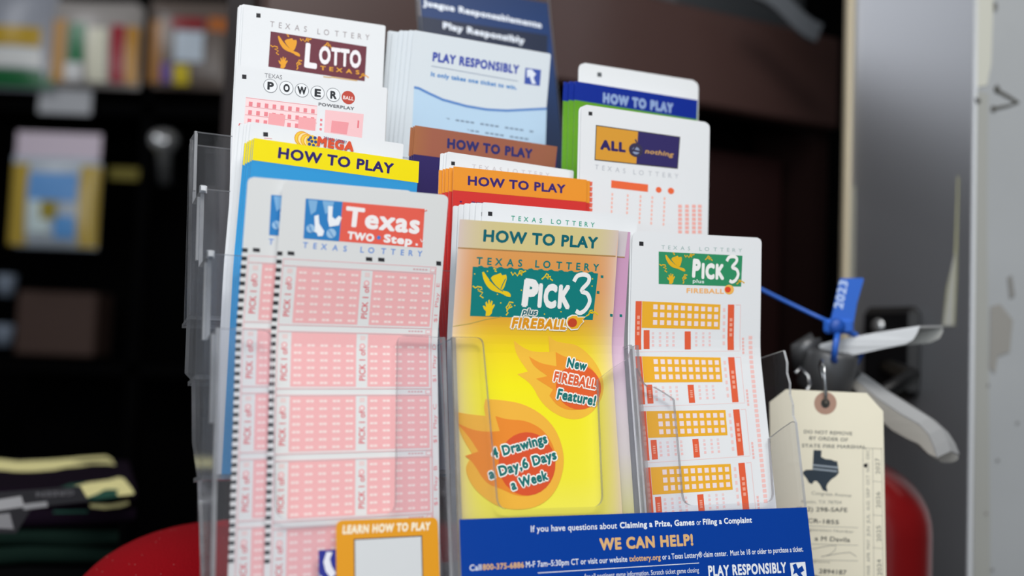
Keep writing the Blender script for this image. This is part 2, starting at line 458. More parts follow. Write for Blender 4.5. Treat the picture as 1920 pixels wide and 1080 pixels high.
# ------------------------------------------------------------------ sheet sizes and places on the holder (mm), and what is printed on them
SHEETS = {
 'twostep': {'u': 25.044, 'w': 65.3458, 'rot': 0.0161, 'wd': 78.8937, 'n0': -5.0, 'k': 0.25, 'L': 191.3458, 'sk': -0.035, 't': 0.0},
 'two2': {'u': 10.2628, 'w': 66.3949, 'rot': 0.0195, 'wd': 76.9493, 'n0': -7.5, 'k': 0.24, 'L': 192.3949, 'sk': -0.035, 't': 0.0},
 'pick': {'u': 110.4435, 'w': 56.05, 'rot': 0.024, 'wd': 89.3709, 'n0': -5.0, 'k': 0.25, 'L': 182.05, 'sk': -0.03, 't': 0.0},
 'pickb': {'u': 117.6551, 'w': 56.8961, 'rot': 0.021, 'wd': 90.9525, 'n0': -7.0, 'k': 0.24, 'L': 182.8961, 'sk': -0.03, 't': 0.0},
 'w1': {'u': 126.8031, 'w': 68.9337, 'rot': 0.0184, 'wd': 91.0667, 'n0': -13.0, 'k': 0.2, 'L': 194.9337, 'sk': -0.03, 't': 0.0},
 'pslip': {'u': 210.8614, 'w': 59.9753, 'rot': 0.0388, 'wd': 86.245, 'n0': -5.0, 'k': 0.18, 'L': 185.9753, 'sk': -0.04, 't': 0.0},
 'mega': {'u': 18.4648, 'w': 108.0953, 'rot': -0.0155, 'wd': 78.4196, 'n0': -42.0, 'k': 0.2, 'L': 168.0953, 'sk': -0.02, 't': 1.0},
 'yellow': {'u': 18.7982, 'w': 97.461, 'rot': -0.019, 'wd': 84.1285, 'n0': -34.0, 'k': 0.2, 'L': 157.461, 'sk': -0.02, 't': 1.0},
 'white2': {'u': 121.4726, 'w': 106.3002, 'rot': -0.0205, 'wd': 77.2863, 'n0': -43.0, 'k': 0.2, 'L': 166.3002, 'sk': 0.0, 't': 1.0},
 'orange': {'u': 121.8897, 'w': 95.5415, 'rot': 0.0201, 'wd': 80.2927, 'n0': -34.0, 'k': 0.2, 'L': 155.5415, 'sk': 0.0, 't': 1.0},
 'aon': {'u': 198.1401, 'w': 139.243, 'rot': 0.0139, 'wd': 88.5124, 'n0': -36.0, 'k': 0.2, 'L': 199.243, 'sk': 0.0, 't': 1.0},
 'power': {'u': 14.5741, 'w': 145.6559, 'rot': 0.0023, 'wd': 80.3315, 'n0': -60.0, 'k': 0.2, 'L': 157.6559, 'sk': 0.0, 't': 2.0},
 'brown': {'u': 111.7617, 'w': 127.9487, 'rot': -0.01, 'wd': 88.9928, 'n0': -60.0, 'k': 0.2, 'L': 139.9487, 'sk': 0.0, 't': 2.0},
 'blue': {'u': 210.9574, 'w': 166.9109, 'rot': 0.0137, 'wd': 89.1919, 'n0': -60.0, 'k': 0.2, 'L': 178.9109, 'sk': 0.0, 't': 2.0},
 'c4w': {'u': 217.4126, 'w': 182.676, 'rot': 0.0193, 'wd': 88.8668, 'n0': -68.0, 'k': 0.2, 'L': 194.676, 'sk': 0.0, 't': 2.0},
 'lotto': {'u': 22.4517, 'w': 194.052, 'rot': 0.0307, 'wd': 80.7174, 'n0': -86.0, 'k': 0.2, 'L': 172.052, 'sk': -0.03, 't': 3.0},
 'playresp': {'u': 120.1517, 'w': 197.0009, 'rot': 0.0083, 'wd': 91.4763, 'n0': -86.0, 'k': 0.2, 'L': 175.0009, 'sk': -0.06, 't': 3.0},
 'juegue': {'u': 145.9048, 'w': 263.6622, 'rot': 0.0427, 'wd': 96.9025, 'n0': -125.0, 'k': 0.0, 'L': 150.0, 'sk': 0.0, 't': 3.0},
}
PRINT = {
 'lotto': [
  ('R',[(6.93,3.79),(9.23,3.63),(9.35,5.94),(7.06,6.09)],'#26262a'),
  ('T','TEXAS',(14.72,10.03),(35.07,10.09),3.05,'#9a8f92',0,None,0.05,0,1.9),
  ('T','LOTTERY',(41.14,10.43),(71.41,9.72),3.1,'#9a8f92',0,None,0.05,0,1.9),
  ('R',[(15.22,12.51),(70.01,13.57),(69.8,33.33),(14.93,31.84)],'#6e3440'),
  ('P',[(19.23,14.6),(19.95,14.37),(21.38,16.17),(22.2,17.13),(22.89,17.85),(23.61,18.54),(24.36,19.18),(25.1,19.77),(25.85,20.28),(26.59,20.73),(27.33,21.12),(28.04,21.43),(28.71,21.67),(29.36,21.84),(29.97,21.93),(30.5,22.08),(30.96,22.27),(31.35,22.51),(31.66,22.8),(31.88,23.08),(32.01,23.34),(32.05,23.66),(31.95,24.2),(31.03,24.12),(30.47,24.01),(29.97,23.83),(29.42,23.58),(28.82,23.25),(28.16,22.96),(27.42,22.71),(26.62,22.49),(25.75,22.31),(24.95,22.09),(24.22,21.83),(23.56,21.55),(22.97,21.23),(22.39,20.79),(21.83,20.24),(21.28,19.58),(20.75,18.8),(20.3,18.03),(19.94,17.26),(19.63,16.3)],'#e9a12c'),
  ('P',[(23.02,16.77),(23.62,16.16),(23.98,15.87),(24.29,15.69),(24.62,15.57),(24.97,15.49),(25.29,15.41),(25.57,15.31),(25.81,15.21),(26.02,15.1),(26.22,15.0),(26.43,14.92),(26.7,14.83),(27.17,14.7),(27.79,15.58),(29.49,15.27),(29.76,16.02),(29.84,16.5),(29.84,16.97),(29.77,17.5),(29.63,18.11),(29.48,18.69),(29.32,19.26),(29.15,19.82),(28.97,20.35),(28.76,20.78),(28.53,21.1),(28.27,21.3),(27.99,21.4),(27.67,21.39),(27.3,21.26),(26.89,21.02),(26.44,20.67),(25.99,20.3),(25.54,19.9),(25.09,19.47),(24.63,19.01),(24.23,18.57),(23.89,18.15),(23.54,17.65)],'#e9a12c'),
  ('P',[(21.52,31.82),(21.71,29.98),(20.81,29.2),(20.17,27.89),(20.74,27.72),(21.63,28.4),(21.25,26.56),(21.68,26.03),(22.44,27.34),(22.45,25.49),(23.02,25.38),(23.28,27.07),(23.79,25.74),(24.37,26.0),(24.08,27.85),(25.01,27.05),(25.39,27.58),(24.39,29.44),(24.24,30.76),(23.26,31.82)],'#e9a12c'),
  ('L',[(31.54,14.15),(32.37,15.46),(33.16,14.37),(34.4,15.68),(35.4,13.5),(36.27,13.58),(36.22,15.36),(34.92,14.86),(38.0,13.53)],0.59,'#e9a12c'),
  ('L',[(45.07,16.76),(46.33,15.63),(47.1,14.35),(47.84,14.77),(47.77,16.69),(46.82,15.89),(48.97,15.56),(48.74,16.39),(49.99,17.18)],0.6,'#e9a12c'),
  ('L',[(15.54,20.09),(16.71,20.85),(17.53,20.31),(19.24,20.54),(19.56,21.32),(17.88,21.88),(19.91,22.63),(18.84,23.96),(20.3,24.73)],0.58,'#e9a12c'),
  ('L',[(33.38,26.43),(31.61,26.18),(31.12,27.52),(30.3,28.33),(30.64,29.13),(32.9,28.04),(32.25,26.98),(30.69,29.93),(31.31,30.46),(30.5,31.53)],0.59,'#e9a12c'),
  ('L',[(66.52,31.66),(67.69,31.09),(68.12,29.4),(69.01,29.11),(69.48,30.52),(67.6,30.25),(70.34,29.95),(72.02,31.07)],0.63,'#e9a12c'),
  ('L',[(23.95,13.04),(25.1,13.27),(24.57,13.92),(25.43,14.21)],0.59,'#e9a12c'),
  ('T','L',(34.59,29.83),(41.76,29.98),13.8,'#f2eef0',0.05,None,0.05,0,1.0),
  ('T','OTTO',(42.73,26.74),(67.09,26.47),10.05,'#f2eef0',0.05,None,0.05,0,1.0),
  ('T','TEXAS',(43.66,30.11),(66.48,29.95),2.36,'#e3a03a',0.04,None,0.05,0,1.6),
  ('L',[(45.74,33.58),(49.19,33.68),(50.7,33.2),(56.11,33.45),(65.47,33.47)],0.61,'#d8b070'),
 ],
 'power': [
  ('R',[(3.15,4.28),(5.28,4.14),(5.39,6.28),(3.26,6.42)],'#26262a'),
  ('T','TEXAS',(14.45,4.04),(23.48,3.79),2.16,'#8a8a8e',0.0,None,0.05,0,1.0),
  ('C',(17.65,7.93),3.6,3.57,'#8f9296'),
  ('C',(17.65,7.93),3.28,3.24,'#eff1f3'),
  ('T','P',(16.12,10.05),(19.4,9.99),4.05,'#2c2f34',0.05,None,0.05,0,1.0),
  ('C',(25.9,7.83),3.66,3.6,'#8f9296'),
  ('C',(25.9,7.83),3.32,3.27,'#eff1f3'),
  ('T','O',(24.35,9.97),(27.67,9.91),4.08,'#2c2f34',0.05,None,0.05,0,1.0),
  ('C',(33.99,7.91),3.71,3.62,'#8f9296'),
  ('C',(33.99,7.91),3.37,3.29,'#eff1f3'),
  ('T','W',(31.73,10.16),(36.49,9.91),4.1,'#2c2f34',0.05,None,0.05,0,1.0),
  ('C',(42.34,7.97),3.76,3.65,'#8f9296'),
  ('C',(42.34,7.97),3.42,3.32,'#eff1f3'),
  ('T','E',(40.74,10.14),(44.16,10.08),4.14,'#2c2f34',0.05,None,0.05,0,1.0),
  ('C',(50.8,7.89),3.82,3.67,'#8f9296'),
  ('C',(50.8,7.89),3.47,3.34,'#eff1f3'),
  ('T','R',(49.18,10.08),(52.64,10.02),4.17,'#2c2f34',0.05,None,0.05,0,1.0),
  ('C',(58.96,8.15),3.66,3.51,'#c04a3c'),
  ('T','BALL',(56.1,9.4),(61.96,9.43),1.96,'#f3dcd8',0.04,None,0.05,0,1.0),
  ('T','POWERPLAY',(43.1,14.54),(62.49,14.44),1.66,'#77787c',0.05,None,0.05,0,1.0),
  ('R',[(5.61,15.6),(42.54,14.89),(42.56,32.37),(5.19,33.14)],'#f6d9da'),
  ('L',[(5.61,15.6),(42.54,14.89)],0.27,'#ee9aa0'),
  ('L',[(5.62,19.91),(42.62,19.33)],0.27,'#ee9aa0'),
  ('L',[(5.63,24.21),(42.7,23.76)],0.27,'#ee9aa0'),
  ('L',[(5.64,28.51),(42.78,28.19)],0.27,'#ee9aa0'),
  ('L',[(5.65,32.81),(42.86,32.61)],0.27,'#ee9aa0'),
  ('G',[(6.18,16.33),(42.3,15.76),(42.28,32.4),(5.75,33.6)],9,4,0.45,0.5,'#e9868e'),
  ('R',[(17.54,21.83),(26.05,21.79),(25.56,28.42),(17.33,28.37)],'#f1a6aa'),
  ('R',[(33.01,21.7),(42.03,21.63),(41.83,29.13),(32.82,29.15)],'#f1a6aa'),
  ('R',[(46.9,16.26),(67.87,15.71),(67.38,30.21),(46.74,30.47)],'#f4c4c7'),
  ('R',[(50.6,21.35),(59.89,21.27),(59.03,27.57),(50.33,27.52)],'#ee9aa0'),
  ('L',[(65.09,19.47),(64.99,23.44)],0.88,'#e77780'),
  ('G',[(43.96,20.54),(45.96,20.56),(45.88,30.3),(43.88,30.27)],1,4,0.6,0.5,'#e9868e'),
  ('L',[(2.67,30.77),(3.12,29.11),(4.72,29.17)],0.53,'#d23a3a'),
 ],
 'mega': [
  ('R',[(6.4,4.14),(8.71,3.99),(8.9,6.04),(6.58,6.18)],'#26262a'),
  ('C',(25.44,4.6),3.73,3.63,'#e59a2a'),
  ('C',(25.44,4.6),3.36,3.27,'#f3c93e'),
  ('C',(26.71,4.88),3.5,3.4,'#e59a2a'),
  ('C',(26.71,4.88),3.12,3.04,'#f6e0a0'),
  ('C',(27.99,5.16),3.26,3.17,'#e59a2a'),
  ('C',(27.99,5.16),2.88,2.81,'#f3c93e'),
  ('C',(29.26,5.44),3.03,2.95,'#e59a2a'),
  ('C',(29.26,5.44),2.65,2.58,'#f6e0a0'),
  ('C',(30.44,5.43),3.08,3.0,'#f1c531'),
  ('C',(30.44,5.43),0.8,0.79,'#284a8a'),
  ('C',(28.82,4.89),0.8,0.78,'#284a8a'),
  ('C',(29.66,3.7),0.8,0.78,'#284a8a'),
  ('C',(31.84,3.54),0.81,0.79,'#284a8a'),
  ('C',(32.33,5.48),0.8,0.78,'#284a8a'),
  ('C',(31.39,7.3),0.8,0.79,'#284a8a'),
  ('C',(29.32,6.97),0.8,0.78,'#284a8a'),
  ('T','MEGA',(33.12,7.38),(51.98,7.78),4.97,'#d9512f',0.07,None,0.05,0,1.0),
  ('T','TEXAS LOTTERY',(36.09,3.34),(48.16,3.99),1.18,'#3e5a86',0.03,None,0.05,0,1.2),
  ('L',[(7.04,6.98),(10.9,6.7)],0.31,'#dd8888'),
 ],
 'yellow': [
  ('R',[(0.1,-0.01),(84.13,0.0),(84.55,10.82),(0.22,10.44)],'#f5e000'),
  ('T','HOW TO PLAY',(12.18,7.94),(70.71,8.11),5.3,'#2a1c68',0.04,None,0.05,0,1.0),
 ],
 'twostep': [
  ('R',[(10.66,7.02),(67.38,7.26),(67.75,25.09),(11.07,24.38)],'#e9604f'),
  ('R',[(10.66,7.02),(27.6,7.1),(27.44,24.58),(11.07,24.38)],'#2a7fc2'),
  ('P',[(11.75,7.55),(16.08,7.57),(15.64,12.26),(13.52,13.99)],'#7fb2dc'),
  ('P',[(18.25,7.4),(23.73,7.43),(22.72,11.44),(20.02,13.17)],'#7fb2dc'),
  ('P',[(15.15,14.35),(17.03,13.67),(17.67,17.5),(20.19,20.66),(19.7,22.75),(17.52,23.07),(16.95,21.67),(15.3,20.96),(15.81,19.22)],'#eef2f6'),
  ('P',[(21.03,9.51),(23.23,9.52),(23.33,14.06),(24.74,15.12),(26.35,13.39),(27.76,14.1),(26.73,17.58),(22.34,18.59),(21.45,15.79)],'#eef2f6'),
  ('C',(13.93,19.9),1.94,1.85,'#9cc3e4'),
  ('C',(23.5,21.39),2.23,2.11,'#9cc3e4'),
  ('L',[(12.82,18.5),(14.2,20.08)],0.36,'#2a7fc2'),
  ('L',[(13.39,19.89),(14.78,21.47)],0.36,'#2a7fc2'),
  ('L',[(22.1,19.98),(23.51,21.57)],0.36,'#2a7fc2'),
  ('L',[(23.23,21.39),(24.64,22.98)],0.36,'#2a7fc2'),
  ('T','Texas',(29.23,17.78),(65.53,19.01),8.92,'#f5f0ef',0.042,None,0.05,0,1.0),
  ('T','TWO',(31.03,23.4),(43.75,23.91),3.52,'#f5f0ef',0.06,None,0.05,0,1.0),
  ('C',(45.99,21.82),0.93,0.86,'#3f7fd0'),
  ('T','Step',(48.34,23.79),(62.38,24.31),3.83,'#f5f0ef',0.06,None,0.05,0,1.0),
  ('L',[(65.6,7.61),(66.52,8.69),(68.59,7.8)],0.4,'#e9604f'),
  ('L',[(66.47,21.16),(67.1,22.41),(68.57,21.53)],0.4,'#f5f0ef'),
  ('R',[(64.16,23.31),(65.23,23.33),(65.32,24.3),(64.25,24.28)],'#f5f0ef'),
  ('T','TEXAS',(11.06,28.44),(31.26,28.97),2.54,'#5f8ed4',0.02,None,0.05,0,2),
  ('T','LOTTERY',(37.71,28.94),(67.94,29.14),2.6,'#5f8ed4',0.02,None,0.05,0,2),
  ('R',[(4.44,30.28),(7.53,30.34),(7.67,31.95),(4.57,31.88)],'#26262a'),
  ('R',[(40.59,30.82),(43.66,30.88),(43.8,32.55),(40.73,32.49)],'#26262a'),
  ('R',[(46.47,30.74),(49.57,30.8),(49.71,32.48),(46.61,32.41)],'#26262a'),
  ('R',[(75.28,30.79),(77.73,30.84),(77.9,32.8),(75.45,32.75)],'#26262a'),
  ('TS',),
 ],
 'two2': [
  ('R',[(10.66,7.02),(67.38,7.26),(67.75,25.09),(11.07,24.38)],'#e9604f'),
  ('R',[(10.66,7.02),(27.6,7.1),(27.44,24.58),(11.07,24.38)],'#2a7fc2'),
  ('P',[(11.75,7.55),(16.08,7.57),(15.64,12.26),(13.52,13.99)],'#7fb2dc'),
  ('P',[(18.25,7.4),(23.73,7.43),(22.72,11.44),(20.02,13.17)],'#7fb2dc'),
  ('P',[(15.15,14.35),(17.03,13.67),(17.67,17.5),(20.19,20.66),(19.7,22.75),(17.52,23.07),(16.95,21.67),(15.3,20.96),(15.81,19.22)],'#eef2f6'),
  ('P',[(21.03,9.51),(23.23,9.52),(23.33,14.06),(24.74,15.12),(26.35,13.39),(27.76,14.1),(26.73,17.58),(22.34,18.59),(21.45,15.79)],'#eef2f6'),
  ('C',(13.93,19.9),1.94,1.85,'#9cc3e4'),
  ('C',(23.5,21.39),2.23,2.11,'#9cc3e4'),
  ('L',[(12.82,18.5),(14.2,20.08)],0.36,'#2a7fc2'),
  ('L',[(13.39,19.89),(14.78,21.47)],0.36,'#2a7fc2'),
  ('L',[(22.1,19.98),(23.51,21.57)],0.36,'#2a7fc2'),
  ('L',[(23.23,21.39),(24.64,22.98)],0.36,'#2a7fc2'),
  ('T','Texas',(29.23,17.78),(65.53,19.01),8.92,'#f5f0ef',0.042,None,0.05,0,1.0),
  ('T','TWO',(31.03,23.4),(43.75,23.91),3.52,'#f5f0ef',0.06,None,0.05,0,1.0),
  ('C',(45.99,21.82),0.93,0.86,'#3f7fd0'),
  ('T','Step',(48.34,23.79),(62.38,24.31),3.83,'#f5f0ef',0.06,None,0.05,0,1.0),
  ('L',[(65.6,7.61),(66.52,8.69),(68.59,7.8)],0.4,'#e9604f'),
  ('L',[(66.47,21.16),(67.1,22.41),(68.57,21.53)],0.4,'#f5f0ef'),
  ('R',[(64.16,23.31),(65.23,23.33),(65.32,24.3),(64.25,24.28)],'#f5f0ef'),
  ('T','TEXAS',(11.06,28.44),(31.26,28.97),2.54,'#5f8ed4',0.02,None,0.05,0,2),
  ('T','LOTTERY',(37.71,28.94),(67.94,29.14),2.6,'#5f8ed4',0.02,None,0.05,0,2),
  ('R',[(4.44,30.28),(7.53,30.34),(7.67,31.95),(4.57,31.88)],'#26262a'),
  ('R',[(40.59,30.82),(43.66,30.88),(43.8,32.55),(40.73,32.49)],'#26262a'),
  ('R',[(46.47,30.74),(49.57,30.8),(49.71,32.48),(46.61,32.41)],'#26262a'),
  ('R',[(75.28,30.79),(77.73,30.84),(77.9,32.8),(75.45,32.75)],'#26262a'),
  ('TS',),
 ],
 'pick': [
  ('P',[(32.84,56.15),(35.61,58.08),(37.2,59.07),(38.55,59.77),(39.96,60.39),(41.44,60.93),(43.1,61.33),(44.96,61.6),(47.58,61.71),(52.67,61.67),(52.11,53.28),(54.16,54.98),(55.44,55.79),(56.66,56.27),(58.04,56.62),(59.57,56.82),(61.17,57.02),(62.85,57.23),(64.59,57.43),(66.4,57.64),(68.28,58.18),(70.22,59.06),(72.23,60.28),(74.28,61.85),(76.15,63.55),(77.82,65.37),(79.3,67.31),(80.61,69.37),(81.65,71.5),(82.41,73.67),(82.91,75.9),(83.14,78.19),(83.01,80.41),(82.52,82.56),(81.67,84.65),(80.47,86.67),(79.16,88.48),(77.74,90.09),(76.2,91.49),(74.56,92.69),(72.81,93.68),(70.95,94.48),(68.98,95.08),(66.9,95.47),(64.73,95.56),(62.45,95.35),(60.08,94.83),(57.61,94.01),(55.29,93.0),(53.11,91.81),(51.07,90.43),(49.17,88.86),(47.47,87.14),(45.96,85.26),(44.65,83.21),(43.54,81.01),(42.22,79.05),(40.72,77.33),(38.54,75.56),(34.28,72.83),(40.22,71.52),(36.6,66.55),(34.95,63.93),(34.03,62.01),(33.4,59.82)],'#f0bb3e'),
  ('P',[(41.09,63.98),(44.62,65.97),(46.75,66.93),(48.65,67.54),(51.29,68.09),(56.36,68.84),(56.22,61.65),(59.32,63.14),(61.21,63.86),(62.92,64.3),(64.8,64.63),(66.85,64.85),(68.9,65.35),(70.92,66.14),(72.94,67.22),(74.94,68.58),(76.64,70.06),(78.04,71.66),(79.13,73.38),(79.92,75.21),(80.38,77.14),(80.49,79.19),(80.27,81.35),(79.71,83.61),(78.88,85.52),(77.79,87.08),(76.43,88.3),(74.81,89.17),(72.94,89.86),(70.84,90.39),(68.5,90.74),(65.92,90.91),(63.57,90.87),(61.42,90.61),(59.49,90.14),(57.77,89.44),(56.24,88.62),(54.92,87.66),(53.56,86.27),(51.47,83.51),(53.65,80.44),(44.47,75.07),(51.03,73.76),(46.68,71.0),(44.62,69.47),(43.38,68.25),(42.35,66.73)],'#ec9630'),
  ('C',(68.48,79.49),13.08,11.25,'#e0602e'),
  ('P',[(0.39,90.48),(4.11,91.26),(6.34,91.67),(8.31,91.97),(11.03,92.31),(16.23,92.89),(15.8,90.5),(15.68,89.2),(15.72,88.19),(15.94,86.97),(16.55,84.82),(21.31,85.12),(24.14,85.38),(26.63,85.68),(29.3,86.06),(32.16,86.54),(34.97,87.23),(37.72,88.14),(40.4,89.27),(43.02,90.61),(45.46,92.13),(47.71,93.81),(49.77,95.65),(51.64,97.65),(53.26,99.81),(54.62,102.13),(55.71,104.61),(56.55,107.24),(57.15,109.74),(57.5,112.13),(57.61,114.4),(57.48,116.55),(57.09,118.79),(56.45,121.11),(55.56,123.53),(54.42,126.03),(53.05,128.29),(51.45,130.32),(49.64,132.12),(47.6,133.68),(45.41,134.97),(43.06,135.98),(40.56,136.72),(37.91,137.18),(35.22,137.43),(32.5,137.47),(29.75,137.31),(26.96,136.93),(24.31,136.31),(21.79,135.45),(19.42,134.34),(17.17,132.99),(15.11,131.6),(13.22,130.18),(11.51,128.71),(9.98,127.21),(8.62,125.56),(7.44,123.77),(6.43,121.84),(5.6,119.76),(5.27,117.86),(5.44,116.13),(6.41,114.22),(9.08,111.08),(5.68,105.85),(4.0,102.82),(2.91,100.25),(1.88,96.84)],'#f0b440'),
  ('P',[(1.4,95.92),(5.95,97.91),(8.43,98.86),(10.36,99.43),(12.25,99.85),(14.09,100.11),(15.88,100.29),(17.63,100.39),(19.73,100.39),(23.44,100.26),(21.39,93.0),(24.8,94.03),(26.97,94.53),(29.05,94.84),(31.4,95.08),(34.03,95.24),(36.61,95.68),(39.12,96.38),(41.56,97.35),(43.94,98.6),(46.07,100.08),(47.94,101.81),(49.56,103.77),(50.91,105.97),(51.93,108.16),(52.61,110.34),(52.94,112.5),(52.94,114.65),(52.69,116.78),(52.19,118.9),(51.45,121.0),(50.47,123.08),(49.17,124.98),(47.54,126.69),(45.6,128.23),(43.35,129.58),(41.07,130.55),(38.76,131.16),(36.42,131.39),(34.05,131.26),(31.82,130.94),(29.72,130.41),(27.76,129.68),(25.93,128.76),(24.04,127.89),(22.1,127.07),(20.1,126.3),(18.05,125.58),(16.14,124.4),(14.37,122.78),(12.73,120.7),(11.22,118.17),(9.84,116.08),(8.59,114.44),(7.22,113.04),(4.98,111.34),(11.89,109.53),(9.45,105.71),(7.98,103.59),(6.67,101.88),(4.86,99.76)],'#ea8a30'),
  ('C',(37.44,116.2),15.39,15.04,'#d9552f'),
  ('R',[(0.0,0.0),(89.37,0.0),(88.42,12.95),(0.0,13.18)],'BAND'),
  ('R',[(-0.01,13.06),(88.41,12.82),(88.45,13.36),(0.03,13.55)],'#b58a52'),
  ('T','HOW TO PLAY',(12.92,9.75),(77.29,9.89),5.76,'#0a6470',0.04,None,0.05,0,1.0),
  ('T','TEXAS',(10.19,20.62),(34.92,20.75),3.5,'#177a78',0.03,None,0.05,0,1.7),
  ('T','LOTTERY',(42.1,20.7),(78.94,21.06),3.6,'#177a78',0.03,None,0.05,0,1.7),
  ('R',[(8.38,21.77),(78.62,22.08),(77.23,45.39),(8.69,44.9)],'#0f7f7c'),
  ('P',[(11.02,21.5),(13.01,21.09),(15.03,22.26),(13.03,22.48)],'#0f7f7c'),
  ('P',[(16.36,21.52),(18.37,21.12),(20.4,22.28),(18.38,22.51)],'#0f7f7c'),
  ('P',[(21.75,21.55),(23.78,21.14),(25.82,22.31),(23.78,22.53)],'#0f7f7c'),
  ('P',[(27.19,21.57),(29.24,21.16),(31.29,22.33),(29.23,22.56)],'#0f7f7c'),
  ('P',[(32.68,21.6),(34.76,21.19),(36.82,22.36),(34.74,22.58)],'#0f7f7c'),
  ('P',[(38.23,21.62),(40.33,21.21),(42.41,22.38),(40.3,22.6)],'#0f7f7c'),
  ('P',[(43.83,21.64),(45.95,21.23),(48.05,22.41),(45.92,22.63)],'#0f7f7c'),
  ('P',[(49.49,21.67),(51.64,21.26),(53.74,22.43),(51.59,22.66)],'#0f7f7c'),
  ('P',[(55.2,21.69),(57.37,21.28),(59.49,22.46),(57.32,22.68)],'#0f7f7c'),
  ('P',[(60.97,21.72),(63.17,21.31),(65.3,22.48),(63.11,22.71)],'#0f7f7c'),
  ('P',[(66.8,21.74),(69.02,21.33),(71.17,22.51),(68.95,22.73)],'#0f7f7c'),
  ('P',[(72.69,21.77),(74.94,21.36),(77.1,22.54),(74.86,22.76)],'#0f7f7c'),
  ('P',[(13.5,24.19),(14.4,23.9),(16.23,26.02),(17.29,27.16),(18.17,28.01),(19.09,28.81),(20.04,29.57),(20.99,30.24),(21.93,30.84),(22.87,31.37),(23.81,31.81),(24.7,32.17),(25.55,32.44),(26.36,32.63),(27.13,32.73),(27.8,32.89),(28.38,33.11),(28.87,33.39),(29.26,33.73),(29.54,34.06),(29.71,34.37),(29.75,34.74),(29.64,35.39),(28.49,35.32),(27.79,35.19),(27.15,34.99),(26.46,34.7),(25.71,34.33),(24.87,34.0),(23.95,33.71),(22.94,33.46),(21.84,33.26),(20.84,33.02),(19.92,32.73),(19.09,32.4),(18.35,32.03),(17.62,31.52),(16.9,30.88),(16.2,30.1),(15.51,29.18),(14.93,28.26),(14.46,27.35),(14.05,26.22)],'#eecb1e'),
  ('P',[(18.31,26.71),(19.06,25.97),(19.5,25.62),(19.89,25.4),(20.3,25.25),(20.75,25.15),(21.14,25.04),(21.49,24.93),(21.8,24.8),(22.06,24.66),(22.32,24.54),(22.58,24.44),(22.91,24.33),(23.51,24.16),(24.31,25.21),(26.45,24.81),(26.8,25.69),(26.91,26.26),(26.91,26.82),(26.83,27.46),(26.66,28.18),(26.48,28.88),(26.29,29.56),(26.08,30.22),(25.86,30.87),(25.6,31.38),(25.31,31.76),(24.99,32.02),(24.64,32.14),(24.24,32.13),(23.77,31.99),(23.26,31.71),(22.69,31.3),(22.11,30.86),(21.54,30.39),(20.96,29.89),(20.39,29.36),(19.88,28.84),(19.44,28.34),(18.99,27.75)],'#eecb1e'),
  ('P',[(16.8,44.72),(16.99,42.51),(15.85,41.6),(15.03,40.04),(15.72,39.84),(16.85,40.63),(16.33,38.44),(16.85,37.79),(17.82,39.34),(17.8,37.13),(18.5,36.99),(18.87,39.0),(19.46,37.4),(20.2,37.7),(19.86,39.92),(21.01,38.94),(21.49,39.56),(20.29,41.8),(20.12,43.39),(18.93,44.67)],'#eecb1e'),
  ('L',[(29.03,23.43),(30.1,24.98),(31.1,23.66),(32.68,25.2),(33.95,22.59),(35.06,22.67),(35.0,24.79),(33.34,24.21),(37.27,22.58)],0.64,'#eecb1e'),
  ('L',[(46.26,26.29),(47.89,24.93),(48.91,23.4),(49.85,23.88),(49.72,26.16),(48.52,25.23),(51.28,24.8),(50.98,25.79),(52.56,26.7)],0.66,'#eecb1e'),
  ('L',[(9.05,30.82),(10.52,31.71),(11.53,31.04),(13.67,31.28),(14.09,32.21),(12.02,32.91),(14.56,33.77),(13.27,35.38),(15.1,36.27)],0.62,'#eecb1e'),
  ('L',[(31.44,38.02),(29.23,37.76),(28.62,39.37),(27.61,40.35),(28.04,41.29),(30.85,39.95),(30.03,38.7),(28.11,42.25),(28.89,42.86),(27.89,44.16)],0.64,'#eecb1e'),
  ('L',[(73.15,43.48),(74.67,42.79),(75.3,40.78),(76.46,40.42),(76.98,42.07),(74.59,41.8),(78.11,41.38),(80.2,42.66)],0.69,'#eecb1e'),
  ('L',[(19.41,22.24),(20.86,22.5),(20.2,23.28),(21.3,23.62)],0.63,'#eecb1e'),
  ('L',[(17.67,27.68),(20.33,29.79),(23.36,31.9),(25.38,32.79)],0.37,'#0f7f7c'),
  ('L',[(26.23,26.72),(24.97,29.31),(24.06,31.56)],0.44,'#0f7f7c'),
  ('R',[(15.96,23.35),(16.59,23.37),(16.63,23.92),(16.0,23.9)],'#eecb1e'),
  ('R',[(75.15,24.69),(75.84,24.71),(75.89,25.29),(75.19,25.27)],'#eecb1e'),
  ('R',[(75.18,28.27),(75.88,28.29),(75.92,28.87),(75.23,28.85)],'#eecb1e'),
  ('R',[(24.22,38.04),(24.86,38.07),(24.9,38.63),(24.27,38.6)],'#eecb1e'),
  ('R',[(58.07,41.41),(58.75,41.44),(58.79,42.02),(58.11,41.99)],'#eecb1e'),
  ('R',[(48.76,42.8),(49.42,42.83),(49.47,43.4),(48.8,43.37)],'#eecb1e'),
  ('R',[(9.35,24.87),(9.97,24.89),(10.01,25.44),(9.39,25.42)],'#eecb1e'),
  ('R',[(22.13,34.05),(22.76,34.08),(22.8,34.63),(22.17,34.61)],'#eecb1e'),
  ('R',[(11.64,32.0),(12.27,32.02),(12.31,32.57),(11.68,32.55)],'#eecb1e'),
  ('R',[(35.04,31.66),(35.69,31.68),(35.73,32.24),(35.08,32.22)],'#eecb1e'),
  ('R',[(31.93,39.11),(32.58,39.13),(32.62,39.7),(31.97,39.67)],'#eecb1e'),
  ('R',[(75.01,36.3),(75.7,36.33),(75.75,36.91),(75.05,36.88)],'#eecb1e'),
  ('T','P',(35.83,39.82),(44.33,40.37),13.81,'#f2f1ee',0.07,None,0.05,0,1.0),
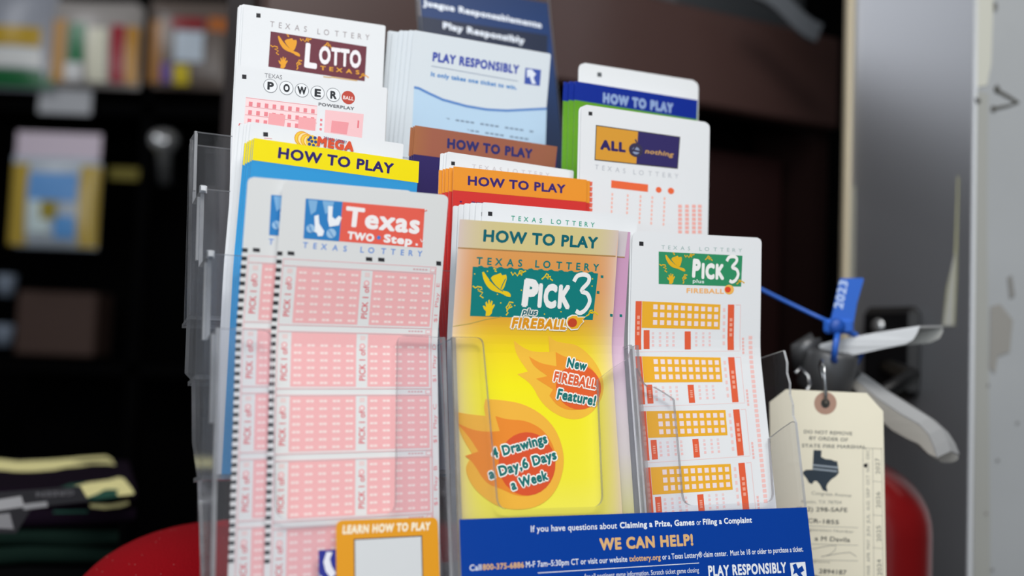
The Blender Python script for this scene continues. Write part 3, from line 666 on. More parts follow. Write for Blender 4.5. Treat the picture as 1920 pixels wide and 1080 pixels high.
  ('T','ICK',(44.76,40.1),(63.33,40.42),11.85,'#f2f1ee',0.07,None,0.05,0,1.0),
  ('L',[(64.69,26.71),(65.11,25.96),(65.51,25.17),(65.96,24.45),(66.57,23.88),(67.41,23.47),(68.42,23.19),(69.47,23.03),(70.41,23.0),(71.28,23.11),(72.12,23.34),(72.84,23.69),(73.32,24.14),(73.56,24.7),(73.6,25.36),(73.44,26.11),(73.06,26.94),(72.23,27.93),(71.01,29.06),(69.92,30.16),(69.46,31.03),(69.9,31.54),(70.95,31.83),(72.16,32.09),(73.1,32.56),(73.73,33.31),(74.26,34.2),(74.62,35.18),(74.71,36.16),(74.48,37.19),(73.98,38.28),(73.34,39.32),(72.66,40.19),(71.94,40.88),(71.12,41.46),(70.29,41.89),(69.52,42.11),(68.84,42.07),(68.2,41.8),(67.58,41.43),(66.95,41.12)],2.17,'#f2f1ee'),
  ('R',[(78.5,30.88),(80.1,30.93),(80.2,32.26),(78.6,32.2)],'#177a78'),
  ('R',[(87.36,42.11),(88.97,42.18),(89.08,43.52),(87.46,43.45)],'#177a78'),
  ('R',[(80.28,22.96),(81.88,23.0),(81.98,24.33),(80.38,24.29)],'#177a78'),
  ('T','plus',(36.4,43.52),(44.81,43.85),3.07,'#0a6470',0.03,'#f6f3ea',0.14,0.2,1.0),
  ('T','FIREBALL',(31.03,50.15),(61.79,50.61),5.1,'#e59a1c',0.06,'#f8f4ea',0.12,0.15,1.0),
  ('P',[(62.1,44.3),(64.62,43.08),(67.69,43.01),(68.2,43.93),(73.05,43.83),(71.39,45.27),(72.1,46.42),(70.27,48.01),(68.69,50.38),(64.77,50.83),(62.28,48.93),(61.4,46.63)],'#f8f4ea'),
  ('P',[(62.73,44.7),(64.97,43.66),(67.68,43.6),(68.13,44.38),(72.42,44.29),(70.95,45.51),(71.57,46.49),(69.95,47.84),(68.55,49.84),(65.08,50.23),(62.87,48.63),(62.11,46.67)],'#f0b52c'),
  ('C',(65.23,47.07),2.65,2.23,'#c9472a'),
  ('T','New',(61.94,69.28),(73.49,71.36),5.15,'#16706e',0.05,'#f7f5ee',0.11,0.12,1.0),
  ('T','FIREBALL',(53.89,76.44),(78.06,80.83),5.36,'#dc5f36',0.05,'#f7f5ee',0.11,0.12,1.0),
  ('T','Feature!',(55.18,85.15),(77.46,89.21),5.32,'#16706e',0.05,'#f7f5ee',0.11,0.12,1.0),
  ('T','4 Drawings',(19.32,113.3),(49.14,106.74),5.0,'#16706e',0.05,'#f7f5ee',0.11,-0.02,1.0),
  ('T','a Day,6 Days',(17.26,122.81),(53.82,114.64),4.94,'#16706e',0.05,'#f7f5ee',0.11,-0.02,1.0),
  ('T','a Week',(28.57,128.49),(48.43,124.3),4.97,'#16706e',0.05,'#f7f5ee',0.11,-0.02,1.0),
  ('L',[(0.08,49.93),(8.61,48.53),(16.92,46.36),(25.41,44.91)],0.33,'#b9a85a'),
 ],
 'pickb': [
  ('P',[(32.84,56.15),(35.61,58.08),(37.2,59.07),(38.55,59.77),(39.96,60.39),(41.44,60.93),(43.1,61.33),(44.96,61.6),(47.58,61.71),(52.67,61.67),(52.11,53.28),(54.16,54.98),(55.44,55.79),(56.66,56.27),(58.04,56.62),(59.57,56.82),(61.17,57.02),(62.85,57.23),(64.59,57.43),(66.4,57.64),(68.28,58.18),(70.22,59.06),(72.23,60.28),(74.28,61.85),(76.15,63.55),(77.82,65.37),(79.3,67.31),(80.61,69.37),(81.65,71.5),(82.41,73.67),(82.91,75.9),(83.14,78.19),(83.01,80.41),(82.52,82.56),(81.67,84.65),(80.47,86.67),(79.16,88.48),(77.74,90.09),(76.2,91.49),(74.56,92.69),(72.81,93.68),(70.95,94.48),(68.98,95.08),(66.9,95.47),(64.73,95.56),(62.45,95.35),(60.08,94.83),(57.61,94.01),(55.29,93.0),(53.11,91.81),(51.07,90.43),(49.17,88.86),(47.47,87.14),(45.96,85.26),(44.65,83.21),(43.54,81.01),(42.22,79.05),(40.72,77.33),(38.54,75.56),(34.28,72.83),(40.22,71.52),(36.6,66.55),(34.95,63.93),(34.03,62.01),(33.4,59.82)],'#f0bb3e'),
  ('P',[(41.09,63.98),(44.62,65.97),(46.75,66.93),(48.65,67.54),(51.29,68.09),(56.36,68.84),(56.22,61.65),(59.32,63.14),(61.21,63.86),(62.92,64.3),(64.8,64.63),(66.85,64.85),(68.9,65.35),(70.92,66.14),(72.94,67.22),(74.94,68.58),(76.64,70.06),(78.04,71.66),(79.13,73.38),(79.92,75.21),(80.38,77.14),(80.49,79.19),(80.27,81.35),(79.71,83.61),(78.88,85.52),(77.79,87.08),(76.43,88.3),(74.81,89.17),(72.94,89.86),(70.84,90.39),(68.5,90.74),(65.92,90.91),(63.57,90.87),(61.42,90.61),(59.49,90.14),(57.77,89.44),(56.24,88.62),(54.92,87.66),(53.56,86.27),(51.47,83.51),(53.65,80.44),(44.47,75.07),(51.03,73.76),(46.68,71.0),(44.62,69.47),(43.38,68.25),(42.35,66.73)],'#ec9630'),
  ('C',(68.48,79.49),13.08,11.25,'#e0602e'),
  ('P',[(0.39,90.48),(4.11,91.26),(6.34,91.67),(8.31,91.97),(11.03,92.31),(16.23,92.89),(15.8,90.5),(15.68,89.2),(15.72,88.19),(15.94,86.97),(16.55,84.82),(21.31,85.12),(24.14,85.38),(26.63,85.68),(29.3,86.06),(32.16,86.54),(34.97,87.23),(37.72,88.14),(40.4,89.27),(43.02,90.61),(45.46,92.13),(47.71,93.81),(49.77,95.65),(51.64,97.65),(53.26,99.81),(54.62,102.13),(55.71,104.61),(56.55,107.24),(57.15,109.74),(57.5,112.13),(57.61,114.4),(57.48,116.55),(57.09,118.79),(56.45,121.11),(55.56,123.53),(54.42,126.03),(53.05,128.29),(51.45,130.32),(49.64,132.12),(47.6,133.68),(45.41,134.97),(43.06,135.98),(40.56,136.72),(37.91,137.18),(35.22,137.43),(32.5,137.47),(29.75,137.31),(26.96,136.93),(24.31,136.31),(21.79,135.45),(19.42,134.34),(17.17,132.99),(15.11,131.6),(13.22,130.18),(11.51,128.71),(9.98,127.21),(8.62,125.56),(7.44,123.77),(6.43,121.84),(5.6,119.76),(5.27,117.86),(5.44,116.13),(6.41,114.22),(9.08,111.08),(5.68,105.85),(4.0,102.82),(2.91,100.25),(1.88,96.84)],'#f0b440'),
  ('P',[(1.4,95.92),(5.95,97.91),(8.43,98.86),(10.36,99.43),(12.25,99.85),(14.09,100.11),(15.88,100.29),(17.63,100.39),(19.73,100.39),(23.44,100.26),(21.39,93.0),(24.8,94.03),(26.97,94.53),(29.05,94.84),(31.4,95.08),(34.03,95.24),(36.61,95.68),(39.12,96.38),(41.56,97.35),(43.94,98.6),(46.07,100.08),(47.94,101.81),(49.56,103.77),(50.91,105.97),(51.93,108.16),(52.61,110.34),(52.94,112.5),(52.94,114.65),(52.69,116.78),(52.19,118.9),(51.45,121.0),(50.47,123.08),(49.17,124.98),(47.54,126.69),(45.6,128.23),(43.35,129.58),(41.07,130.55),(38.76,131.16),(36.42,131.39),(34.05,131.26),(31.82,130.94),(29.72,130.41),(27.76,129.68),(25.93,128.76),(24.04,127.89),(22.1,127.07),(20.1,126.3),(18.05,125.58),(16.14,124.4),(14.37,122.78),(12.73,120.7),(11.22,118.17),(9.84,116.08),(8.59,114.44),(7.22,113.04),(4.98,111.34),(11.89,109.53),(9.45,105.71),(7.98,103.59),(6.67,101.88),(4.86,99.76)],'#ea8a30'),
  ('C',(37.44,116.2),15.39,15.04,'#d9552f'),
  ('R',[(0.0,0.0),(89.37,0.0),(88.42,12.95),(0.0,13.18)],'BAND'),
  ('R',[(-0.01,13.06),(88.41,12.82),(88.45,13.36),(0.03,13.55)],'#b58a52'),
  ('T','HOW TO PLAY',(12.92,9.75),(77.29,9.89),5.76,'#0a6470',0.04,None,0.05,0,1.0),
  ('T','TEXAS',(10.19,20.62),(34.92,20.75),3.5,'#177a78',0.03,None,0.05,0,1.7),
  ('T','LOTTERY',(42.1,20.7),(78.94,21.06),3.6,'#177a78',0.03,None,0.05,0,1.7),
  ('R',[(8.38,21.77),(78.62,22.08),(77.23,45.39),(8.69,44.9)],'#0f7f7c'),
  ('P',[(11.02,21.5),(13.01,21.09),(15.03,22.26),(13.03,22.48)],'#0f7f7c'),
  ('P',[(16.36,21.52),(18.37,21.12),(20.4,22.28),(18.38,22.51)],'#0f7f7c'),
  ('P',[(21.75,21.55),(23.78,21.14),(25.82,22.31),(23.78,22.53)],'#0f7f7c'),
  ('P',[(27.19,21.57),(29.24,21.16),(31.29,22.33),(29.23,22.56)],'#0f7f7c'),
  ('P',[(32.68,21.6),(34.76,21.19),(36.82,22.36),(34.74,22.58)],'#0f7f7c'),
  ('P',[(38.23,21.62),(40.33,21.21),(42.41,22.38),(40.3,22.6)],'#0f7f7c'),
  ('P',[(43.83,21.64),(45.95,21.23),(48.05,22.41),(45.92,22.63)],'#0f7f7c'),
  ('P',[(49.49,21.67),(51.64,21.26),(53.74,22.43),(51.59,22.66)],'#0f7f7c'),
  ('P',[(55.2,21.69),(57.37,21.28),(59.49,22.46),(57.32,22.68)],'#0f7f7c'),
  ('P',[(60.97,21.72),(63.17,21.31),(65.3,22.48),(63.11,22.71)],'#0f7f7c'),
  ('P',[(66.8,21.74),(69.02,21.33),(71.17,22.51),(68.95,22.73)],'#0f7f7c'),
  ('P',[(72.69,21.77),(74.94,21.36),(77.1,22.54),(74.86,22.76)],'#0f7f7c'),
  ('P',[(13.5,24.19),(14.4,23.9),(16.23,26.02),(17.29,27.16),(18.17,28.01),(19.09,28.81),(20.04,29.57),(20.99,30.24),(21.93,30.84),(22.87,31.37),(23.81,31.81),(24.7,32.17),(25.55,32.44),(26.36,32.63),(27.13,32.73),(27.8,32.89),(28.38,33.11),(28.87,33.39),(29.26,33.73),(29.54,34.06),(29.71,34.37),(29.75,34.74),(29.64,35.39),(28.49,35.32),(27.79,35.19),(27.15,34.99),(26.46,34.7),(25.71,34.33),(24.87,34.0),(23.95,33.71),(22.94,33.46),(21.84,33.26),(20.84,33.02),(19.92,32.73),(19.09,32.4),(18.35,32.03),(17.62,31.52),(16.9,30.88),(16.2,30.1),(15.51,29.18),(14.93,28.26),(14.46,27.35),(14.05,26.22)],'#eecb1e'),
  ('P',[(18.31,26.71),(19.06,25.97),(19.5,25.62),(19.89,25.4),(20.3,25.25),(20.75,25.15),(21.14,25.04),(21.49,24.93),(21.8,24.8),(22.06,24.66),(22.32,24.54),(22.58,24.44),(22.91,24.33),(23.51,24.16),(24.31,25.21),(26.45,24.81),(26.8,25.69),(26.91,26.26),(26.91,26.82),(26.83,27.46),(26.66,28.18),(26.48,28.88),(26.29,29.56),(26.08,30.22),(25.86,30.87),(25.6,31.38),(25.31,31.76),(24.99,32.02),(24.64,32.14),(24.24,32.13),(23.77,31.99),(23.26,31.71),(22.69,31.3),(22.11,30.86),(21.54,30.39),(20.96,29.89),(20.39,29.36),(19.88,28.84),(19.44,28.34),(18.99,27.75)],'#eecb1e'),
  ('P',[(16.8,44.72),(16.99,42.51),(15.85,41.6),(15.03,40.04),(15.72,39.84),(16.85,40.63),(16.33,38.44),(16.85,37.79),(17.82,39.34),(17.8,37.13),(18.5,36.99),(18.87,39.0),(19.46,37.4),(20.2,37.7),(19.86,39.92),(21.01,38.94),(21.49,39.56),(20.29,41.8),(20.12,43.39),(18.93,44.67)],'#eecb1e'),
  ('L',[(29.03,23.43),(30.1,24.98),(31.1,23.66),(32.68,25.2),(33.95,22.59),(35.06,22.67),(35.0,24.79),(33.34,24.21),(37.27,22.58)],0.64,'#eecb1e'),
  ('L',[(46.26,26.29),(47.89,24.93),(48.91,23.4),(49.85,23.88),(49.72,26.16),(48.52,25.23),(51.28,24.8),(50.98,25.79),(52.56,26.7)],0.66,'#eecb1e'),
  ('L',[(9.05,30.82),(10.52,31.71),(11.53,31.04),(13.67,31.28),(14.09,32.21),(12.02,32.91),(14.56,33.77),(13.27,35.38),(15.1,36.27)],0.62,'#eecb1e'),
  ('L',[(31.44,38.02),(29.23,37.76),(28.62,39.37),(27.61,40.35),(28.04,41.29),(30.85,39.95),(30.03,38.7),(28.11,42.25),(28.89,42.86),(27.89,44.16)],0.64,'#eecb1e'),
  ('L',[(73.15,43.48),(74.67,42.79),(75.3,40.78),(76.46,40.42),(76.98,42.07),(74.59,41.8),(78.11,41.38),(80.2,42.66)],0.69,'#eecb1e'),
  ('L',[(19.41,22.24),(20.86,22.5),(20.2,23.28),(21.3,23.62)],0.63,'#eecb1e'),
  ('L',[(17.67,27.68),(20.33,29.79),(23.36,31.9),(25.38,32.79)],0.37,'#0f7f7c'),
  ('L',[(26.23,26.72),(24.97,29.31),(24.06,31.56)],0.44,'#0f7f7c'),
  ('R',[(15.96,23.35),(16.59,23.37),(16.63,23.92),(16.0,23.9)],'#eecb1e'),
  ('R',[(75.15,24.69),(75.84,24.71),(75.89,25.29),(75.19,25.27)],'#eecb1e'),
  ('R',[(75.18,28.27),(75.88,28.29),(75.92,28.87),(75.23,28.85)],'#eecb1e'),
  ('R',[(24.22,38.04),(24.86,38.07),(24.9,38.63),(24.27,38.6)],'#eecb1e'),
  ('R',[(58.07,41.41),(58.75,41.44),(58.79,42.02),(58.11,41.99)],'#eecb1e'),
  ('R',[(48.76,42.8),(49.42,42.83),(49.47,43.4),(48.8,43.37)],'#eecb1e'),
  ('R',[(9.35,24.87),(9.97,24.89),(10.01,25.44),(9.39,25.42)],'#eecb1e'),
  ('R',[(22.13,34.05),(22.76,34.08),(22.8,34.63),(22.17,34.61)],'#eecb1e'),
  ('R',[(11.64,32.0),(12.27,32.02),(12.31,32.57),(11.68,32.55)],'#eecb1e'),
  ('R',[(35.04,31.66),(35.69,31.68),(35.73,32.24),(35.08,32.22)],'#eecb1e'),
  ('R',[(31.93,39.11),(32.58,39.13),(32.62,39.7),(31.97,39.67)],'#eecb1e'),
  ('R',[(75.01,36.3),(75.7,36.33),(75.75,36.91),(75.05,36.88)],'#eecb1e'),
  ('T','P',(35.83,39.82),(44.33,40.37),13.81,'#f2f1ee',0.07,None,0.05,0,1.0),
  ('T','ICK',(44.76,40.1),(63.33,40.42),11.85,'#f2f1ee',0.07,None,0.05,0,1.0),
  ('L',[(64.69,26.71),(65.11,25.96),(65.51,25.17),(65.96,24.45),(66.57,23.88),(67.41,23.47),(68.42,23.19),(69.47,23.03),(70.41,23.0),(71.28,23.11),(72.12,23.34),(72.84,23.69),(73.32,24.14),(73.56,24.7),(73.6,25.36),(73.44,26.11),(73.06,26.94),(72.23,27.93),(71.01,29.06),(69.92,30.16),(69.46,31.03),(69.9,31.54),(70.95,31.83),(72.16,32.09),(73.1,32.56),(73.73,33.31),(74.26,34.2),(74.62,35.18),(74.71,36.16),(74.48,37.19),(73.98,38.28),(73.34,39.32),(72.66,40.19),(71.94,40.88),(71.12,41.46),(70.29,41.89),(69.52,42.11),(68.84,42.07),(68.2,41.8),(67.58,41.43),(66.95,41.12)],2.17,'#f2f1ee'),
  ('R',[(78.5,30.88),(80.1,30.93),(80.2,32.26),(78.6,32.2)],'#177a78'),
  ('R',[(87.36,42.11),(88.97,42.18),(89.08,43.52),(87.46,43.45)],'#177a78'),
  ('R',[(80.28,22.96),(81.88,23.0),(81.98,24.33),(80.38,24.29)],'#177a78'),
  ('T','plus',(36.4,43.52),(44.81,43.85),3.07,'#0a6470',0.03,'#f6f3ea',0.14,0.2,1.0),
  ('T','FIREBALL',(31.03,50.15),(61.79,50.61),5.1,'#e59a1c',0.06,'#f8f4ea',0.12,0.15,1.0),
  ('P',[(62.1,44.3),(64.62,43.08),(67.69,43.01),(68.2,43.93),(73.05,43.83),(71.39,45.27),(72.1,46.42),(70.27,48.01),(68.69,50.38),(64.77,50.83),(62.28,48.93),(61.4,46.63)],'#f8f4ea'),
  ('P',[(62.73,44.7),(64.97,43.66),(67.68,43.6),(68.13,44.38),(72.42,44.29),(70.95,45.51),(71.57,46.49),(69.95,47.84),(68.55,49.84),(65.08,50.23),(62.87,48.63),(62.11,46.67)],'#f0b52c'),
  ('C',(65.23,47.07),2.65,2.23,'#c9472a'),
  ('T','New',(61.94,69.28),(73.49,71.36),5.15,'#16706e',0.05,'#f7f5ee',0.11,0.12,1.0),
  ('T','FIREBALL',(53.89,76.44),(78.06,80.83),5.36,'#dc5f36',0.05,'#f7f5ee',0.11,0.12,1.0),
  ('T','Feature!',(55.18,85.15),(77.46,89.21),5.32,'#16706e',0.05,'#f7f5ee',0.11,0.12,1.0),
  ('T','4 Drawings',(19.32,113.3),(49.14,106.74),5.0,'#16706e',0.05,'#f7f5ee',0.11,-0.02,1.0),
  ('T','a Day,6 Days',(17.26,122.81),(53.82,114.64),4.94,'#16706e',0.05,'#f7f5ee',0.11,-0.02,1.0),
  ('T','a Week',(28.57,128.49),(48.43,124.3),4.97,'#16706e',0.05,'#f7f5ee',0.11,-0.02,1.0),
  ('L',[(0.08,49.93),(8.61,48.53),(16.92,46.36),(25.41,44.91)],0.33,'#b9a85a'),
 ],
 'w1': [
  ('R',[(3.17,4.39),(5.51,4.39),(5.63,6.48),(3.29,6.48)],'#26262a'),
  ('T','TEXAS',(16.06,7.84),(33.72,7.96),2.38,'#4aa28a',0.02,None,0.05,0,1.8),
  ('T','LOTTERY',(38.9,7.94),(64.78,8.04),2.43,'#4aa28a',0.02,None,0.05,0,1.8),
 ],
 'pslip': [
  ('R',[(4.31,5.3),(7.0,5.37),(7.06,7.61),(4.37,7.53)],'#26262a'),
  ('T','TEXAS',(18.45,8.7),(37.13,8.8),1.97,'#9fb8b4',0,None,0.05,0,1.8),
  ('T','LOTTERY',(43.34,8.72),(72.52,8.54),2.02,'#9fb8b4',0,None,0.05,0,1.8),
  ('R',[(16.78,10.17),(72.84,10.44),(72.23,27.5),(17.21,27.23)],'#2f8f62'),
  ('P',[(20.95,11.96),(21.67,11.75),(23.18,13.32),(24.04,14.15),(24.77,14.78),(25.52,15.37),(26.29,15.93),(27.07,16.43),(27.83,16.87),(28.6,17.26),(29.36,17.58),(30.08,17.85),(30.77,18.05),(31.43,18.19),(32.05,18.26),(32.59,18.38),(33.06,18.54),(33.46,18.75),(33.77,18.99),(34.0,19.23),(34.14,19.46),(34.18,19.74),(34.1,20.22),(33.17,20.16),(32.6,20.07),(32.09,19.92),(31.53,19.71),(30.92,19.43),(30.24,19.19),(29.49,18.98),(28.67,18.8),(27.79,18.65),(26.97,18.47),(26.23,18.26),(25.55,18.02),(24.95,17.75),(24.35,17.37),(23.77,16.9),(23.19,16.32),(22.62,15.64),(22.14,14.97),(21.76,14.3),(21.41,13.46)],'#e5b322'),
  ('P',[(24.86,13.82),(25.46,13.28),(25.82,13.02),(26.13,12.86),(26.46,12.75),(26.82,12.68),(27.13,12.6),(27.42,12.51),(27.66,12.42),(27.87,12.32),(28.08,12.23),(28.29,12.15),(28.55,12.07),(29.03,11.95),(29.69,12.72),(31.41,12.42),(31.7,13.07),(31.8,13.49),(31.8,13.91),(31.74,14.38),(31.62,14.91),(31.48,15.42),(31.34,15.93),(31.17,16.41),(31.0,16.89),(30.8,17.27),(30.57,17.55),(30.32,17.73),(30.03,17.82),(29.71,17.82),(29.33,17.71),(28.91,17.51),(28.45,17.21),(27.98,16.88),(27.51,16.54),(27.04,16.17),(26.57,15.77),(26.15,15.4),(25.79,15.03),(25.42,14.59)],'#e5b322'),
  ('P',[(23.81,27.09),(23.95,25.46),(23.02,24.79),(22.33,23.65),(22.89,23.5),(23.81,24.08),(23.37,22.46),(23.79,21.99),(24.59,23.13),(24.55,21.51),(25.12,21.4),(25.44,22.88),(25.9,21.7),(26.5,21.92),(26.25,23.55),(27.17,22.83),(27.56,23.29),(26.62,24.94),(26.5,26.1),(25.54,27.05)],'#e5b322'),
  ('L',[(33.47,11.41),(34.35,12.55),(35.13,11.59),(36.42,12.72),(37.41,10.79),(38.3,10.86),(38.28,12.41),(36.94,11.99),(40.06,10.79)],0.63,'#e5b322'),
  ('L',[(47.31,13.52),(48.58,12.52),(49.37,11.4),(50.13,11.75),(50.06,13.43),(49.09,12.74),(51.28,12.43),(51.06,13.15),(52.33,13.83)],0.64,'#e5b322'),
  ('L',[(17.39,16.85),(18.6,17.51),(19.41,17.02),(21.15,17.2),(21.5,17.88),(19.83,18.4),(21.9,19.03),(20.86,20.22),(22.36,20.87)],0.62,'#e5b322'),
  ('L',[(35.58,22.15),(33.8,21.96),(33.33,23.14),(32.52,23.86),(32.88,24.56),(35.13,23.56),(34.46,22.64),(32.95,25.26),(33.58,25.71),(32.79,26.66)],0.63,'#e5b322'),
  ('L',[(68.96,26.11),(70.15,25.6),(70.61,24.14),(71.51,23.87),(71.96,25.08),(70.07,24.88),(72.84,24.57),(74.51,25.5)],0.67,'#e5b322'),
  ('L',[(25.71,10.53),(26.88,10.72),(26.36,11.3),(27.25,11.55)],0.62,'#e5b322'),
  ('T','P',(38.61,23.34),(43.94,23.64),10.29,'#f2f1ee',0.07,None,0.05,0,1.0),
  ('T','ICK',(45.01,23.9),(60.36,24.11),8.62,'#f2f1ee',0.07,None,0.05,0,1.0),
  ('L',[(61.95,13.84),(62.27,13.28),(62.57,12.71),(62.91,12.18),(63.38,11.76),(64.04,11.46),(64.83,11.25),(65.65,11.14),(66.39,11.12),(67.08,11.19),(67.75,11.37),(68.32,11.63),(68.71,11.95),(68.91,12.36),(68.96,12.84),(68.84,13.39),(68.56,14.0),(67.92,14.73),(66.99,15.56),(66.15,16.36),(65.8,17.0),(66.16,17.37),(66.99,17.58),(67.95,17.78),(68.7,18.12),(69.22,18.67),(69.65,19.32),(69.95,20.04),(70.05,20.75),(69.89,21.5),(69.52,22.3),(69.02,23.07),(68.51,23.7),(67.95,24.21),(67.32,24.64),(66.67,24.95),(66.06,25.11),(65.52,25.08),(65.01,24.88),(64.51,24.62),(64.01,24.39)],1.83,'#f2f1ee'),
  ('T','plus',(39.29,26.04),(46.85,26.3),2.0,'#dfe9e4',0.02,None,0.05,0,1.0),
  ('T','FIREBALL',(35.29,31.67),(60.51,31.66),2.7,'#f3b97a',0.04,None,0.05,0,1.0),
  ('C',(63.94,29.27),3.32,2.62,'#f5b95a'),
  ('C',(63.03,29.29),2.02,1.6,'#e2492c'),
  ('PS',),
 ],
 'aon': [
  ('R',[(4.75,3.62),(7.17,3.5),(7.23,5.57),(4.81,5.69)],'#26262a'),
  ('R',[(9.72,10.44),(67.28,10.71),(66.0,29.54),(9.34,30.15)],'#4a4744'),
  ('R',[(10.25,11.0),(66.65,11.25),(65.45,29.02),(9.88,29.59)],'#d99a34'),
  ('R',[(37.84,11.12),(66.65,11.25),(65.45,29.02),(37.08,29.31)],'#322a62'),
  ('T','ALL',(12.78,23.87),(29.77,23.82),5.63,'#2e2360',0.07,None,0.05,0,1.0),
  ('C',(36.56,21.68),4.73,3.93,'#3a3550'),
  ('C',(36.55,22.05),2.54,2.11,'#8f9cba'),
  ('L',[(32.84,24.25),(37.54,18.4),(35.97,15.67)],1.08,'#3a3550'),
  ('L',[(31.82,22.07),(40.73,22.39)],1.08,'#3a3550'),
  ('T','nothing',(42.7,22.86),(62.85,22.94),2.73,'#c79a5c',0.03,None,0.05,0.2,1.0),
  ('T','TEXAS',(9.77,35.15),(29.89,35.47),2.66,'#b9bcc2',0,None,0.05,0,1.8),
  ('T','LOTTERY',(35.29,35.56),(66.54,35.09),2.71,'#b9bcc2',0,None,0.05,0,1.8),
  ('L',[(20.64,42.31),(45.47,42.5)],4.24,'#ee6a3e'),
  ('C',(52.85,42.77),2.04,1.68,'#ee6a3e'),
  ('C',(61.43,42.64),2.26,1.84,'#ee6a3e'),
  ('L',[(21.48,47.3),(21.52,48.78)],1.13,'#f4b9ab'),
  ('L',[(21.42,49.69),(21.46,51.17)],1.13,'#f4b9ab'),
  ('L',[(21.36,52.07),(21.4,53.56)],1.12,'#f4b9ab'),
  ('L',[(21.3,54.46),(21.33,55.94)],1.12,'#f4b9ab'),
  ('L',[(21.24,56.84),(21.27,58.33)],1.12,'#f4b9ab'),
  ('L',[(21.17,59.23),(21.21,60.71)],1.13,'#f4b9ab'),
  ('L',[(21.11,61.61),(21.15,63.09)],1.13,'#f4b9ab'),
  ('L',[(31.8,47.11),(31.84,48.61)],1.15,'#f4b9ab'),
  ('L',[(31.74,49.52),(31.77,51.01)],1.14,'#f4b9ab'),
  ('L',[(31.67,51.92),(31.71,53.42)],1.15,'#f4b9ab'),
  ('L',[(31.61,54.33),(31.65,55.82)],1.14,'#f4b9ab'),
  ('L',[(31.54,56.73),(31.58,58.23)],1.15,'#f4b9ab'),
  ('L',[(31.48,59.13),(31.52,60.63)],1.15,'#f4b9ab'),
  ('L',[(31.42,61.53),(31.45,63.03)],1.14,'#f4b9ab'),
  ('L',[(40.47,46.95),(40.51,48.46)],1.16,'#f4b9ab'),
  ('L',[(40.4,49.37),(40.44,50.88)],1.16,'#f4b9ab'),
  ('L',[(40.33,51.79),(40.37,53.3)],1.17,'#f4b9ab'),
  ('L',[(40.27,54.22),(40.31,55.72)],1.16,'#f4b9ab'),
  ('L',[(40.2,56.63),(40.24,58.14)],1.16,'#f4b9ab'),
  ('L',[(40.13,59.05),(40.17,60.56)],1.17,'#f4b9ab'),
  ('L',[(40.07,61.47),(40.11,62.97)],1.16,'#f4b9ab'),
  ('L',[(48.52,46.8),(48.55,48.32)],1.17,'#f4b9ab'),
  ('L',[(48.45,49.24),(48.48,50.76)],1.17,'#f4b9ab'),
  ('L',[(48.38,51.68),(48.41,53.19)],1.17,'#f4b9ab'),
  ('L',[(48.31,54.11),(48.34,55.63)],1.17,'#f4b9ab'),
  ('L',[(48.24,56.55),(48.28,58.06)],1.17,'#f4b9ab'),
  ('L',[(48.17,58.98),(48.21,60.49)],1.17,'#f4b9ab'),
  ('L',[(48.1,61.41),(48.14,62.93)],1.18,'#f4b9ab'),
  ('L',[(57.04,46.64),(57.07,48.17)],1.19,'#f4b9ab'),
  ('L',[(56.96,49.1),(57.0,50.62)],1.2,'#f4b9ab'),
  ('L',[(56.89,51.55),(56.93,53.08)],1.19,'#f4b9ab'),
  ('L',[(56.82,54.0),(56.86,55.53)],1.19,'#f4b9ab'),
  ('L',[(56.75,56.45),(56.78,57.98)],1.19,'#f4b9ab'),
  ('L',[(56.68,58.9),(56.71,60.43)],1.19,'#f4b9ab'),
  ('L',[(56.6,61.35),(56.64,62.87)],1.19,'#f4b9ab'),
  ('L',[(68.02,50.09),(68.06,51.94)],2.66,'#f3b0a6'),
  ('L',[(68.08,52.55),(68.12,54.4)],2.65,'#f3b0a6'),
  ('L',[(68.14,55.01),(68.18,56.86)],2.65,'#f3b0a6'),
  ('L',[(68.19,57.47),(68.23,59.32)],2.65,'#f3b0a6'),
  ('L',[(68.25,59.93),(68.29,61.78)],2.65,'#f3b0a6'),
  ('L',[(68.31,62.39),(68.35,64.24)],2.65,'#f3b0a6'),
  ('L',[(68.36,64.85),(68.4,66.69)],2.65,'#f3b0a6'),
  ('L',[(72.96,49.69),(73.0,51.54)],2.67,'#f3b0a6'),
  ('L',[(73.01,52.16),(73.06,54.01)],2.68,'#f3b0a6'),
  ('L',[(73.07,54.63),(73.11,56.49)],2.67,'#f3b0a6'),
  ('L',[(73.13,57.1),(73.17,58.95)],2.67,'#f3b0a6'),
  ('L',[(73.18,59.57),(73.22,61.42)],2.68,'#f3b0a6'),
  ('L',[(73.24,62.04),(73.28,63.89)],2.67,'#f3b0a6'),
  ('L',[(73.29,64.51),(73.34,66.36)],2.68,'#f3b0a6'),
  ('L',[(77.93,49.29),(77.97,51.15)],2.7,'#f3b0a6'),
  ('L',[(77.99,51.77),(78.03,53.63)],2.69,'#f3b0a6'),
  ('L',[(78.04,54.25),(78.09,56.11)],2.7,'#f3b0a6'),
  ('L',[(78.1,56.73),(78.14,58.59)],2.69,'#f3b0a6'),
  ('L',[(78.15,59.21),(78.2,61.07)],2.7,'#f3b0a6'),
  ('L',[(78.21,61.68),(78.25,63.54)],2.69,'#f3b0a6'),
  ('L',[(78.27,64.16),(78.31,66.02)],2.69,'#f3b0a6'),
  ('L',[(82.17,48.95),(82.21,50.81)],2.71,'#f3b0a6'),
  ('L',[(82.23,51.43),(82.27,53.3)],2.71,'#f3b0a6'),
  ('L',[(82.28,53.92),(82.32,55.79)],2.71,'#f3b0a6'),
  ('L',[(82.34,56.41),(82.38,58.27)],2.7,'#f3b0a6'),
  ('L',[(82.39,58.9),(82.43,60.76)],2.71,'#f3b0a6'),
  ('L',[(82.44,61.38),(82.49,63.25)],2.71,'#f3b0a6'),
  ('L',[(82.5,63.87),(82.54,65.73)],2.71,'#f3b0a6'),
